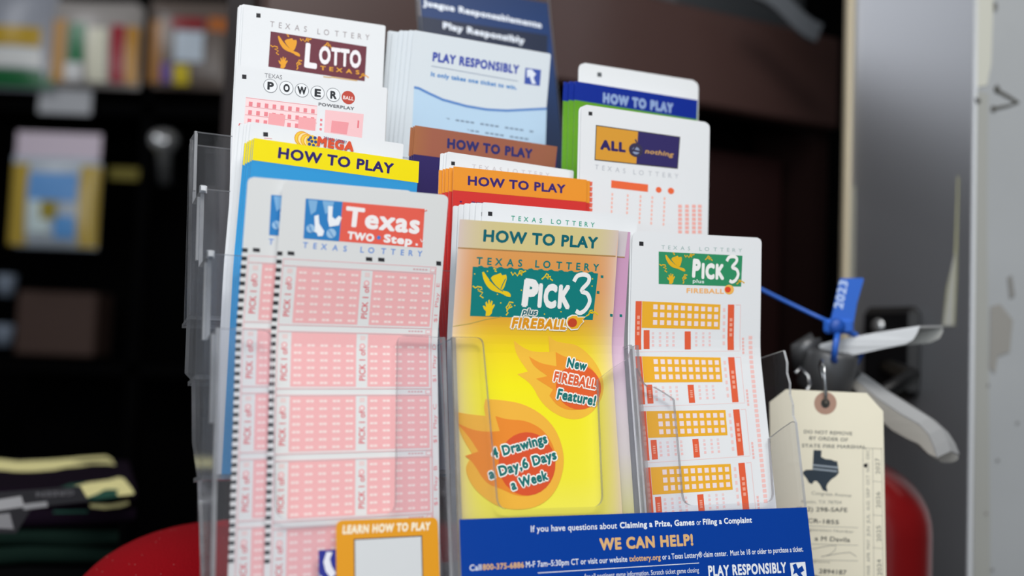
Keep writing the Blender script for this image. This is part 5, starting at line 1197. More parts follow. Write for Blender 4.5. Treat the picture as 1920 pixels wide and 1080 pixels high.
def sheet_map(k, rigid=0.0):
    q = SHEETS[k]; c, sn = math.cos(q['rot']), math.sin(q['rot'])
    def mp(x, y, h):
        x2 = x + q['sk'] * y
        u = q['u'] + x2 * c + y * sn; w = q['w'] + x2 * sn - y * c
        t = w - 40 * q['t']
        bd = q['k'] * (0 if t < -8 else ((t + 8) ** 2 / 32 if t < 8 else t))
        return hp(u, w, q['n0'] + bd + h)
    return mp

def make_sheet(k, name, radius=1.2, printed=True):
    """one sheet of paper: front with its print, back, and thin edges"""
    q = SHEETS[k]; b = MB(); mp = sheet_map(k); wd_, L = q['wd'], q['L']
    body = BODY.get(k, '#e6e8ea'); bm_ = body if not isinstance(body, str) else mat(body, 0.5)
    back = mat('#dfe0e1', 0.6)
    ny = 44; rows = []
    ys = [0, radius * .3, radius * .65, radius] + [radius + (L - radius) * (j / (ny - 3)) for j in range(1, ny - 2)]
    nx = 6
    fv, uv = [], []
    for y in ys:
        ins = radius - math.sqrt(max(0, radius ** 2 - (radius - y) ** 2)) if y < radius else 0
        for i in range(nx + 1):
            x = ins + (wd_ - 2 * ins) * i / nx
            fv.append((x, y)); uv.append((x / wd_, y / L))
    n1 = nx + 1; NY = len(ys)
    fs = [(j * n1 + i, (j + 1) * n1 + i, (j + 1) * n1 + i + 1, j * n1 + i + 1) for j in range(NY - 1) for i in range(nx)]
    b.add([mp(x, y, 0) for x, y in fv], fs, bm_, uv)
    b.add([mp(x, y, -0.14) for x, y in fv], [f[::-1] for f in fs], back)
    ring = [i for i in range(n1)] + [j * n1 + nx for j in range(1, NY)] + [(NY - 1) * n1 + i for i in range(nx - 1, -1, -1)] + [j * n1 for j in range(NY - 2, 0, -1)]
    R = len(ring); A = [mp(*fv[i], 0) for i in ring]; Bk = [mp(*fv[i], -0.14) for i in ring]
    b.add(A + Bk, [(i, (i + 1) % R, R + (i + 1) % R, R + i) for i in range(R)], back)
    if printed:
        pr = Print(b, mp, wd_, L, 0.5 if isinstance(body, str) else 0.4); pr.special = SPECIAL.get(k, {})
        pr.ops(PRINT[k])
    return b.build(name, None, mp(wd_ / 2, L, 0))

def fan(src, moves, label, group, base=None):
    """further sheets of the same stack, each a little behind and to the side of the one in front"""
    for i, (du, dw, dn, rot) in enumerate(moves):
        c = src.copy(); COL.objects.link(c)
        c.location = src.location + (du * HU + dw * HW + dn * HN) * 0.001
        c.rotation_mode = 'QUATERNION'
        from mathutils import Quaternion
        c.rotation_quaternion = Quaternion(HN, math.radians(rot))
        c['label'] = label; c['category'] = src['category']; c['group'] = group

def leaflet(k, name, label, cat, radius=1.0):
    return tag(make_sheet(k, name, radius), label, cat)

s = leaflet('lotto', 'play_slip', 'white play slip with a maroon LOTTO logo, topmost in the left column', 'play slip')
fan(s, [(-0.9, 0.4, -0.8, 0), (-1.7, 0.2, -1.6, 0.15), (-2.4, -0.5, -2.4, 0.1)], 'white slip stacked behind the LOTTO slip, only its edge showing', 'slips stacked behind the LOTTO slip')
s = leaflet('power', 'play_slip', 'white play slip with POWER in black circles, below the LOTTO slip', 'play slip', 0.4)
fan(s, [(0.4, -0.2, -0.8, 0), (0.7, -0.4, -1.5, -0.1)], 'white slip behind the one with POWER in circles, only its edge showing', 'slips stacked behind the POWER slip')
s = leaflet('mega', 'play_slip', 'white play slip with gold balls and red MEGA lettering, partly hidden', 'play slip', 0.8)
fan(s, [(-1.4, 0.1, -0.9, 0), (-2.6, -0.2, -1.8, 0), (-4.0, -0.3, -2.7, 0.2), (-5.6, -1.2, -3.6, 0.2)], 'white slip fanned out to the left behind the MEGA slip', 'slips fanned behind the MEGA slip')
s = leaflet('yellow', 'leaflet', 'leaflet with a bright yellow HOW TO PLAY band over blue', 'leaflet', 0.3)
fan(s, [(-0.7, -0.3, -0.9, 0), (-1.5, -0.6, -1.8, 0.1), (-2.3, -1.0, -2.7, 0.1), (-3.1, -1.5, -3.6, 0.2)], 'yellow and blue leaflet behind the bright yellow one, only its left edge showing', 'leaflets stacked behind the yellow HOW TO PLAY one')
s = leaflet('twostep', 'play_slip', 'large front play slip with the whole blue and red Texas TWO STEP logo', 'play slip', 2.5)
s = leaflet('two2', 'play_slip', 'play slip behind the front Texas TWO STEP slip, showing a sliver of blue logo', 'play slip', 2.5)
s = leaflet('juegue', 'leaflet', 'dark navy card reading Juegue Responsablemente at the very back', 'leaflet', 0.3)
navy = s
s = leaflet('playresp', 'leaflet', 'pale blue leaflet headed PLAY RESPONSIBLY with a curved blue line', 'leaflet', 1.2)
fan(s, [(-2.6, 0.1, -1.0, 0), (-4.4, 0.0, -2.0, 0.3), (-6.6, 0.2, -3.0, 0.4), (-9.0, -0.6, -4.0, 0.8), (-11.0, 0.2, -5.0, 1.0)], 'pale leaflet fanned out to the left behind the PLAY RESPONSIBLY one', 'leaflets fanned behind the PLAY RESPONSIBLY one')
s = leaflet('brown', 'leaflet', 'leaflet with a copper brown HOW TO PLAY band over dark purple', 'leaflet', 0.6)
fan(s, [(-0.8, -0.3, -0.9, 0), (-1.5, -0.6, -1.7, 0.2)], 'leaflet behind the copper brown HOW TO PLAY one, only its edge showing', 'leaflets stacked behind the brown one')
s = leaflet('white2', 'play_slip', 'white slip between the brown and the orange HOW TO PLAY leaflets', 'play slip', 1.0)
fan(s, [(-1.2, -0.3, -0.9, 0), (-2.2, -0.4, -1.7, 0.3)], 'slip behind the white one between the brown and orange leaflets', 'slips behind the half-hidden white slip')
s = leaflet('orange', 'leaflet', 'leaflet with an orange HOW TO PLAY band over red', 'leaflet', 0.8)
fan(s, [(2.6, -0.1, -0.9, 0)], 'leaflet just behind the orange one, a strip showing at its right edge', 'leaflet peeping out to the right of the orange one')
fan(s, [(-1.6, -0.2, -1.8, 0.0), (-2.8, -0.4, -2.7, 0.2), (-4.0, -0.6, -3.6, 0.2), (-5.6, -0.9, -4.5, 0.3)], 'orange and red leaflet fanned out to the left behind the front orange one', 'leaflets fanned to the left behind the orange one')
s = leaflet('w1', 'play_slip', 'white slip with green TEXAS LOTTERY lettering behind the yellow PICK 3 leaflet', 'play slip', 0.8)
fan(s, [(-2.6, -0.2, -0.8, 0.2), (-5.0, -0.1, -1.6, 0.3), (-7.6, -0.4, -2.4, 0.4), (-10.2, -1.0, -3.2, 0.4), (-12.6, -1.6, -4.0, 0.5)], 'white slip fanned out to the left behind the yellow PICK 3 leaflet', 'slips fanned behind the yellow PICK 3 leaflet')
s = leaflet('pickb', 'leaflet', 'pale lilac-edged leaflet peeping out to the right behind the yellow PICK 3 one', 'leaflet', 0.3)
s = leaflet('pick', 'leaflet', 'yellow PICK 3 leaflet with fireballs and a tan HOW TO PLAY band', 'leaflet', 0.3)
s = leaflet('c4w', 'play_slip', 'white rounded slip topmost in the right column, behind the blue leaflet', 'play slip', 4.5)
s = leaflet('blue', 'leaflet', 'leaflet with a dark blue HOW TO PLAY band in the right column', 'leaflet', 0.6)
fan(s, [(-3.2, -0.1, -0.9, 0.1), (-6.2, -0.6, -1.8, 0.2)], 'blue and green leaflet fanned out to the left behind the dark blue one', 'leaflets fanned behind the dark blue one')
s = leaflet('aon', 'play_slip', 'white slip with an orange and purple ALL or nothing logo', 'play slip', 3.5)
fan(s, [(-0.8, -0.4, -0.9, 0.1), (0.5, -0.5, -1.8, -0.1)], 'white slip behind the ALL or nothing slip, only its edge showing', 'slips stacked behind the ALL or nothing slip')
s = leaflet('pslip', 'play_slip', 'white slip with a green PICK 3 logo and orange number grids', 'play slip', 3.0)
fan(s, [(-0.6, -0.3, -0.9, 0.1), (0.3, -0.6, -1.7, 0.0)], 'white slip behind the green PICK 3 slip, only its edge showing', 'slips stacked behind the green PICK 3 slip')

# clear sleeve that holds the navy card behind the holder
b = MB(); mp = sheet_map('juegue'); q = SHEETS['juegue']
b.prism([(-2, -14), (q['wd'] + 2, -14), (q['wd'] + 2, q['L'] + 90), (-2, q['L'] + 90)], lambda x, y, h: mp(x, y, h), -1.9, -0.7, clear, rim)
b.prism([(-3, -14), (-0.6, -14), (-0.6, q['L'] + 90), (-3, q['L'] + 90)], lambda x, y, h: mp(x, y, h), -0.7, 2.0, clear, rim)
b.prism([(-2, q['L'] + 88), (q['wd'] + 2, q['L'] + 88), (q['wd'] + 2, q['L'] + 90), (-2, q['L'] + 90)], lambda x, y, h: mp(x, y, h), -6, -1.9, clear, rim)
b.build('back_sleeve', holder)

# ------------------------------------------------------------------ fire extinguisher hanging at the pillar
EX = at(1604, 700, 0.715)
red = mat('#740d10', 0.28, spec=0.5, coat=0.3); alu = mat('#b9babb', 0.38, 0.35); alu2 = mat('#9c9c98', 0.5, 0.3); gun = mat('#5f6062', 0.42, 0.6)
ext = thing('fire_extinguisher', 'red fire extinguisher with pale metal levers beside the grey pillar', 'fire extinguisher', (EX.x, EX.y, 0.80))
def zat(y, Y): return at(1604, y, Y).z
zt = zat(872, 0.70)
b = MB()
R_ = 0.0525
prof_b = [(0.0, 0.80), (R_ * .9, 0.80), (R_, 0.81)] + [(R_, zt - 0.045)] + [(R_ * math.cos(t) * 1.0, zt - 0.045 + 0.05 * math.sin(t)) for t in [i * math.pi / 2 / 9 for i in range(1, 8)]] + [(0.014, zt + 0.010), (0.014, zt + 0.022)]
b.lathe(prof_b, (EX.x, EX.y, 0), red, seg=64); b.build('cylinder', ext)
b = MB()
zv = zat(715, 0.70)
b.lathe([(0.0, zt + 0.01), (0.013, zt + 0.012), (0.013, zv - 0.03), (0.018, zv - 0.026), (0.018, zv - 0.006), (0.012, zv)], (EX.x, EX.y, 0), gun); 
vb = at(1552, 690, 0.685)
b.lathe([(0, -0.016), (0.0165, -0.016), (0.0185, -0.013), (0.0185, 0.011), (0.0165, 0.014), (0.012, 0.0145), (0.012, 0.008), (0.0, 0.008)], vb, gun, (0.1, -0.25, 1)); 
b.tube([vb, at(1580, 700, 0.70), Vector((EX.x, EX.y, zv - 0.012))], 0.012, gun, 14)
b.tube([at(1502, 690, 0.69), at(1500, 655, 0.685), at(1530, 640, 0.682)], 0.007, gun, 12)
b.build('valve', ext)
def plate(b, A, B, th, m):
    """bent strip of sheet metal between two edge lines, th thick"""
    A = [Vector(p) for p in A]; B = [Vector(p) for p in B]; n = len(A); vs = []
    for i in range(n):
        T = (A[min(i + 1, n - 1)] - A[max(i - 1, 0)]); N_ = T.cross(B[i] - A[i]).normalized() * th / 2
        vs += [A[i] + N_, B[i] + N_, B[i] - N_, A[i] - N_]
    fs = [(4 * i + k, 4 * i + (k + 1) % 4, 4 * i + 4 + (k + 1) % 4, 4 * i + 4 + k) for i in range(n - 1) for k in range(4)]
    b.add(vs, fs + [(3, 2, 1, 0), (4 * n - 4, 4 * n - 3, 4 * n - 2, 4 * n - 1)], m)
def flange(b, pts, Y0, Y1, m):
    """flat side of a lever, its outline given along the lever; 2 mm thick"""
    xs = [p[0] for p in pts]; x0, x1 = min(xs), max(xs)
    b.prism(pts, lambda x, y, h: at(x, y, Y0 + (Y1 - Y0) * (x - x0) / (x1 - x0)) + Vector((0, h * 0.001, 0)), 0.0, 1.5, m)
b = MB()      # upper lever: a channel open below, its near side cut off at a slant
near = [(1530, 650), (1560, 641), (1640, 626), (1724, 613), (1720, 624), (1712, 637), (1698, 645), (1650, 655), (1595, 667), (1560, 668), (1530, 668)]
flange(b, near, 0.680, 0.655, alu)
flange(b, [(1545, 652), (1640, 627), (1735, 612), (1768, 612), (1768, 622), (1762, 634), (1744, 643), (1690, 648), (1560, 668)], 0.705, 0.678, alu2)
pa = [at(x, y, 0.680 + (0.655 - 0.680) * (x - 1530) / 194) for x, y in ((1530, 650), (1560, 641), (1640, 626), (1724, 613))]
pb = [at(x, y, 0.705 + (0.678 - 0.705) * (x - 1545) / 223) for x, y in ((1545, 652), (1580, 641), (1660, 624), (1768, 612))]
plate(b, pa, pb, 0.0015, alu)
b.tube([at(1510, 672, 0.69), at(1498, 660, 0.688), at(1512, 648, 0.685), at(1540, 645, 0.683)], 0.0045, gun, 12)
b.build('squeeze_lever', ext)
b = MB()      # lower handle: a channel with a rounded outer back
line = [(1604, 712), (1645, 748), (1690, 778), (1722, 796), (1740, 815), (1750, 838), (1756, 858)]
low = [(1740, 850), (1722, 832), (1700, 822), (1672, 806), (1650, 786), (1625, 752), (1596, 724)]
flange(b, line + low, 0.690, 0.652, mat('#b2aea6', 0.45, 0.2))
top_ = [(1622, 706), (1664, 734), (1712, 764), (1752, 790), (1776, 812), (1789, 832), (1797, 852)]
ya = lambda x: 0.690 + (0.652 - 0.690) * (x - 1596) / 160
A_ = [at(x, y, ya(x)) for x, y in line]; B_ = [at(x, y, ya(x) + 0.024) for x, y in top_]
M_ = [a.lerp(c, 0.5) + Vector((0.30, -0.25, 0.9)) * 0.0035 for a, c in zip(A_, B_)]
plate(b, A_, M_, 0.0015, alu); plate(b, M_, B_, 0.0015, alu)
flange(b, top_ + [(1796, 862), (1786, 867), (1766, 867), (1740, 852), (1700, 815), (1640, 750)], 0.712, 0.676, alu2)
b.build('carry_handle', ext)

# black bracket on the pillar that holds it
bp = onA(1682, 660)
br = thing('wall_bracket', 'black bracket with a screw fixed to the grey steel pillar', 'bracket', (bp.x, bp.y, bp.z))
RA = Matrix((dA, -nA, Vector((0, 0, 1)))).transposed()
b = MB(); b.box(bp + nA * 0.007, (0.062, 0.014, 0.078), mat('#0c0c0e', 0.45), RA, 0.006); b.build('plate', br)
b = MB(); q = onA(1672, 613) + nA * 0.016
b.lathe([(0, 0.003), (0.004, 0.003), (0.006, 0.0015), (0.0065, 0)], q, mat('#c2c4c6', 0.3, 0.8), nA, 20); b.build('screw', br)
b = MB()
arm = [bp + nA * 0.012 - Vector((0, 0, 0.012)), Vector((EX.x + 0.055, EX.y + 0.035, bp.z - 0.018)), Vector((EX.x + 0.012, EX.y + 0.012, zv - 0.016))]
b.tube(arm, 0.006, mat('#0c0c0e', 0.45), 10); b.build('hook', br)

# manila inspection tag hanging from the valve
TZ = 0.610
T0 = at(1443, 730, TZ)
kpx = TZ / FPX / math.cos(PITCH)
def tagmap(x, y, h):      # x, y in tag units (one unit = about a third of a millimetre)
    return T0 + (CR * x - CU * y) * kpx - CF * (h * 0.001)
b = MB(); manila = mat('#f0e9d2', 0.7, vary=0.04, bscale=60)
pts = [(0, 24), (31, 0), (181, 7), (212, 41), (218, 400), (4, 400)]
ctr = (104, 26)
def with_hole(pts):
    return pts
b.prism(pts, tagmap, -0.4, 0.0, manila)
pr = Print(b, tagmap, 200, 400, 0.7); pr.boxes = [((-10, -10, 230, 410), 0)]
ink, gry = '#35383a', '#8b8b82'
for i, (t, x0, x1, y) in enumerate((('DO NOT REMOVE', 64, 154, 82), ('BY ORDER OF', 74, 146, 94), ('STATE FIRE MARSHAL', 60, 180, 108))):
    pr.text(t, (x0, y), (x1, y + 4 - i * .5), 6.5, '#6a6a64', 0.02)
tx = [(80, 113), (95, 114), (94, 126), (102, 130), (112, 131), (120, 134), (124, 134), (126, 146), (127, 156), (122, 162), (113, 168), (106, 176), (104, 182), (106, 191), (97, 188), (92, 178), (86, 171), (81, 171), (77, 177), (71, 174), (67, 166), (60, 158), (60, 154), (66, 150), (78, 150)]
tx = [(62 + (x - 60) * 1.0, y) for x, y in tx]
pr.poly(tx, '#2e3a45')
pr.line([(80, 141), (128, 146)], 3.2, '#97a2ab'); pr.line([(80, 148), (126, 153)], 3.2, '#97a2ab')
pr.text('Congress Avenue', (78, 196), (152, 201), 6, gry, 0.0); pr.text('Austin, TX 78704', (58, 212), (134, 214), 6, gry, 0.0)
pr.text('(512) 298-SAFE', (50, 227), (145, 229), 8, ink, 0.015); pr.text('ECR-1855', (62, 248), (129, 252), 8, ink, 0.02)
pr.line([(50, 254), (165, 258)], 0.8, gry); pr.text('Registration Number', (62, 263), (157, 268), 5, gry, 0)
pr.text('a M Davila', (84, 282), (150, 285), 8.5, ink, 0.015); pr.line([(60, 288), (165, 291)], 0.8, gry)
pr.line([(66, 300), (88, 296), (110, 292), (124, 291), (122, 300), (112, 308), (96, 312), (130, 306), (150, 304), (162, 312)], 0.9, '#7d7d78')
pr.line([(70, 318), (165, 320)], 0.8, gry); pr.text('Signature', (76, 322), (112, 324), 4, gry, 0)
pr.text('2894187', (92, 343), (143, 346), 8.5, ink, 0.015); pr.line([(80, 349), (165, 352)], 0.8, gry); pr.text('Number', (94, 355), (124, 357), 5, gry, 0)
for x in (174, 192, 209): pr.line([(x, 109), (x + 3, 400)], 0.7, gry)
for y in (109, 171, 234, 295, 360): pr.line([(174 if y == 109 else 192, y), (210, y + 2)], 0.7, gry)
for i, yr in enumerate(('2027', '2026', '2025', '2024')):
    pr.text(yr, (206 + i, 158 + i * 63), (205 + i, 128 + i * 63), 8, '#77776f', 0)
for i, mo in enumerate(('DEC', 'NOV', 'OCT', 'SEP', 'AUG', 'JUL', 'JUN', 'MAY', 'APR', 'MAR', 'FEB')):
    pr.text(mo, (186 + i * .15, 130 + i * 24), (186 + i * .15, 112 + i * 24), 6, gry, 0)
pr.circ((179, 142), 3.6, 3.8, '#141416')
tg = thing('inspection_tag', 'cream paper tag hanging from the fire extinguisher by a wire', 'tag', tagmap(109, 400, 0))
b.build('card', tg)
b = MB(); pr = Print(b, tagmap, 200, 400, 0.7)
pr.circ(ctr, 21, 21, '#ad8a78', 36)
pr.boxes[0] = (pr.boxes[0][0], 2); pr.circ(ctr, 8.5, 9, '#3b3a36', 24)
b.build('eyelet', tg)
b = MB(); wire = mat('#a9abad', 0.25, 0.9)
e = tagmap(104, 26, 0.8)
b.tube([e, tagmap(103, 8, 1.6), tagmap(101, -18, 2.2), tagmap(101, -44, 0.5), tagmap(104, -52, -8), tagmap(107, -40, -14), tagmap(106, -10, -4), tagmap(105, 10, -1.5), tagmap(104, 24, -1)], 0.0011, wire, 8); b.build('wire', tg)
b = MB()
b.tube([at(1492, 700, 0.66), at(1500, 690, 0.665), at(1515, 705, 0.665), at(1519, 722, 0.66), at(1512, 735, 0.655)], 0.0012, wire, 8); b.build('wire', tg)

# blue pull-tight seal
sl = thing('security_seal', 'blue plastic 2023 seal looped round the extinguisher lever', 'seal', at(1565, 680, 0.668))
blu = mat('#2a63c4', 0.38, spec=0.5)
b = MB(); SZ = 0.664
def sealmap(x, y, h): return at(x, y, SZ) - CF * (h * 0.001)
fl_ = fillet([(1575, 522, 4), (1620, 521, 4), (1606, 570), (1598, 618), (1556, 606), (1562, 580)])
b.prism(fl_, sealmap, -1.0, 0.6, blu)
pr = Print(b, sealmap, 100, 100, 0.5); pr.boxes = [((1500, 500, 1700, 700), 15)]
pr.text('2023', (1579, 580), (1590, 528), 17, '#b9cdf0', 0.03)
b.build('flag', sl)
b = MB()
b.box(at(1572, 612, SZ), (0.020, 0.005, 0.010), blu, Matrix((CR, CF, CU)).transposed(), 0.002)
b.lathe([(0, 0.001), (0.005, 0.001), (0.0055, -0.003)], at(1570, 612, SZ - 0.004), mat('#1f4fa6', 0.4), (0, -1, 0), 20)
b.build('lock_body', sl)
b = MB()
b.tube([at(1572, 618, SZ), at(1566, 650, 0.652), at(1563, 674, 0.662), at(1580, 690, 0.69), at(1606, 680, 0.70), at(1618, 655, 0.69), at(1604, 628, SZ + 0.008), at(1582, 618, SZ)], 0.0021, blu, 8)
b.build('loop', sl)
b = MB(); b.tube([at(1560, 606, SZ), at(1520, 588, 0.67), at(1470, 564, 0.68), at(1428, 543, 0.69), at(1395, 528, 0.695)], 0.0014, blu, 8); b.build('tail', sl)

# ------------------------------------------------------------------ left side: low table with cap and folded garments
TBZ = 1.062
TC = room(-0.225, 0.445, 0)
tb = thing('low_table', 'black low table in shadow at the lower left', 'table', TC)
b = MB(); b.box(TC + Vector((0, 0, TBZ - 0.015)), (0.65, 0.61, 0.03), mat('#070708', 0.9, spec=0.04), RH, 0.004); b.build('table_top', tb)
for su in (-0.52, 0.07):
    for sb in (0.17, 0.72):
        b = MB(); b.box(room(su, sb, (TBZ - 0.03) / 2), (0.04, 0.04, TBZ - 0.03), mat('#070708', 0.9, spec=0.04), RH); b.build('leg', tb)
# red cap
cz = at(415, 1150, 0.655)
felt = mat('#9c0614', 0.95, spec=0.1, bump=0.5, bscale=900, vary=0.25)
cap = thing('cap', 'round red cloth cap flecked with lint behind the holder, lower left', 'cap', (cz.x, cz.y, TBZ))
b = MB()
a_, h_ = 0.0945, 0.057
b.lathe([(a_ * .96, TBZ + 0.001), (a_, TBZ + 0.02), (a_, cz.z)] + [(a_ * math.cos(t), cz.z + h_ * math.sin(t)) for t in [i * math.pi / 2 / 14 for i in range(1, 15)]], (cz.x, cz.y, 0), felt, seg=64)
import random
rnd = random.Random(4)
for i in range(45):
    t = rnd.uniform(0.15, 1.35); p = rnd.uniform(math.pi, 2 * math.pi)
    c = Vector((cz.x + a_ * math.cos(t) * math.cos(p), cz.y + a_ * math.cos(t) * math.sin(p), cz.z + h_ * math.sin(t)))
    b.box(c, (0.0004, 0.0004, 0.0004), mat('#b06a68', 0.9))
b.build('crown', cap)
b = MB(); b.lathe([(0, 0.004), (0.005, 0.003), (0.007, 0)], (cz.x, cz.y, cz.z + h_ - 0.001), felt, seg=20); b.build('button', cap)
b = MB(); b.lathe([(a_ * .98, 0), (a_ + 0.002, 0.002), (a_ + 0.002, 0.012), (a_ * .99, 0.014)], (cz.x, cz.y, TBZ + 0.001), mat('#7d0a12', 0.95, spec=0.1), seg=64); b.build('band', cap)

# folded garments
def folded(c, d, m, layers, name, label, cat, yaw, extra=None, soft=0.0025):
    """a garment folded into soft layers with rounded front folds"""
    b = MB(); t = d[2] / layers; Rz = Matrix.Rotation(yaw, 3, 'Z')
    for l in range(layers):
        n = 14; prof = []
        for k in range(n + 1):
            a = -math.pi / 2 + math.pi * k / n
            prof.append((d[1] / 2 + t * .5 * math.cos(a) - t * .5 + 0.002 * math.sin(l * 3), t * .5 * math.sin(a)))
        prof += [(-d[1] / 2, t * .5), (-d[1] / 2, -t * .5)]
        fr_ = []
        for i in range(9):
            s_ = -1 + i / 4
            rr = 1 if abs(s_) < .9 else 0.72
            o = Vector(c) + Rz @ Vector((s_ * d[0] / 2, 0, t * (l + .5) + soft * math.sin(i * 1.3 + l)))
            fr_.append((o, Rz @ Vector((0, -1, 0)), Vector((0, 0, rr))))
        b.sweep(prof, fr_, m, smooth=False)
    if extra: extra(b)
    o = b.build(name, None, Vector(c)); return tag(o, label, cat)
GY = 0.88
YAW = 0.40
gr = at(256, 935, GY)
gx = Vector((gr.x, GY, 0)) + Matrix.Rotation(YAW, 3, 'Z') @ Vector((-0.155, 0.10, 0))
def pile(dx, z): return (gx.x + dx, gx.y, z)
folded(pile(0.0, TBZ + 0.0005), (0.29, 0.19, 0.034), mat('#08090a', 0.95, spec=0.03), 2, 'folded_shirt', 'black folded garment at the bottom of the pile, lower left', 'folded garment', YAW)
folded(pile(0.002, TBZ + 0.0355), (0.285, 0.19, 0.032), mat('#13221d', 0.95, spec=0.03), 2, 'folded_shirt', 'dark green folded garment under the camouflage one', 'folded garment', YAW - 0.02)
CTOP = TBZ + 0.0685 + 0.034
cream, cgreen, cplum = mat('#ebe3a3', 0.9, spec=0.05), mat('#2a5246', 0.9, spec=0.05), mat('#150d18', 0.95, spec=0.03)
FD = Matrix.Rotation(YAW, 3, 'Z') @ Vector((0, -1, 0))
def patches(b):       # the camouflage print on the top face and on the front fold
    def flat(pts, m, lift):
        P = []
        for x, y in pts:
            d = CF + ((x - 960) / FPX) * CR + ((540 - y) / FPX) * CU
            P.append(CAM + d * ((CTOP + lift - CAM.z) / d.z))
        b.add(P, tess(pts), m)
    flat([(-90, 868), (-30, 864), (0, 861), (34, 865), (100, 862), (160, 857), (198, 855), (208, 860), (216, 872), (205, 870), (172, 870), (150, 874), (125, 876), (100, 881), (60, 884), (30, 884), (0, 881), (-90, 888)], cream, 0.0008)
    flat([(134, 866), (160, 863), (200, 861), (213, 867), (200, 864), (160, 867)], cplum, 0.0014)
    flat([(110, 916), (130, 908), (160, 905), (175, 904), (150, 916), (120, 922)], cgreen, 0.0008)
    flat([(140, 912), (165, 905), (205, 900), (222, 895), (232, 897), (248, 917), (252, 926), (240, 928), (222, 930), (190, 931), (158, 934)], cream, 0.0014)
    flat([(158, 935), (182, 926), (196, 918), (210, 917), (222, 918), (218, 926), (224, 931), (205, 934), (180, 937)], cgreen, 0.0020)
    fo = at(200, 946, 0.865)
    def front(pts, m, lift):
        P = []
        for x, y in pts:
            d = CF + ((x - 960) / FPX) * CR + ((540 - y) / FPX) * CU
            P.append(CAM + d * ((fo + FD * lift - CAM).dot(FD) / d.dot(FD)))
        b.add(P, tess(pts), m)
    o_ = gx + FD * 0.1022; fo = Vector((o_.x, o_.y, CTOP))
    front([(168, 945), (205, 946), (240, 940), (242, 945), (225, 951), (195, 954), (170, 951)], cream, 0.0012)
    front([(100, 958), (165, 957), (165, 961), (100, 962)], cgreen, 0.0012)
cam_g = folded(pile(0.0, TBZ + 0.0685), (0.31, 0.205, 0.034), cplum, 2, 'folded_shirt', 'cream, black and green camouflage garment folded on top of the pile', 'folded garment', YAW, patches, 0.0)
b = MB(); lt = thing('garment_label', 'black cardboard label on the front of the camouflage garment', 'label', at(70, 950, 0.735))
lm = lambda x, y, h: at(x, y, 1 / (1 / 0.735 - (x - 70) * 0.00074)) - CF * (h * 0.001)
lp = [(-30, 925), (150, 912), (166, 940), (60, 952), (30, 1000), (-30, 1000)]
b.prism(lp, lm, -0.8, 0, mat('#3a3b40', 0.6)); 
pr = Print(b, lm, 100, 100, 0.6); pr.boxes = [((-100, 800, 300, 1100), 1)]
pr.text('GREEN', (138, 919), (68, 923), 9, '#85868c', 0.02)
pr.poly([(-10, 938), (40, 930), (46, 950), (-10, 958)], '#c9ccd0'); pr.poly([(45, 945), (88, 940), (90, 950), (44, 956)], '#b9bcc0'); pr.poly([(-10, 965), (18, 962), (26, 992), (-10, 990)], '#a9abb0')
b.build('card', lt)
b = MB(); bb = at(130, 1066, 0.86)
b.box((bb.x, bb.y - 0.115, TBZ + 0.012), (0.045, 0.03, 0.022), mat('#5b4a18', 0.6), Matrix.Rotation(0.3, 3, 'Z'), 0.004)
tag(b.build('packet'), 'small dull yellow packet in the shadow in front of the folded garments', 'packet')

# ------------------------------------------------------------------ shelving far behind on the left
SY = 2.75
sh = thing('shelf_unit', 'black shelving in shadow far behind on the left, hung with packets', 'shelf', (at(150, 600, SY).x, SY, 0))
blk = mat('#050506', 0.9, spec=0.04)
xl, xr = at(-60, 400, SY).x, at(460, 400, SY).x
b = MB(); b.box(((xl + xr) / 2, SY + 0.42, 1.2), (xr - xl, 0.03, 2.4), mat('#060607', 0.9, spec=0.03)); b.build('back_panel', sh)
for px in (272, -70, 470):
    b = MB(); b.box((at(px, 300, SY).x, SY + 0.02, 1.2), (0.03, 0.04, 2.4), blk); b.build('post', sh)
zs = at(150, 200, SY).z
b = MB(); b.box(((xl + xr) / 2, SY + 0.2, zs), (xr - xl, 0.40, 0.035), blk); b.build('shelf_board', sh)
z2 = at(150, 690, SY).z
b = MB(); b.box(((xl + xr) / 2, SY + 0.2, z2), (xr - xl, 0.40, 0.03), blk); b.build('shelf_board', sh)
def hexlift(h, k=1.55):
    c = [min(0.88, v * k) for v in lin(h)[:3]]
    return '#' + ''.join('%02x' % round(255 * (12.92 * v if v <= 0.0031308 else 1.055 * v ** (1 / 2.4) - 0.055)) for v in c)
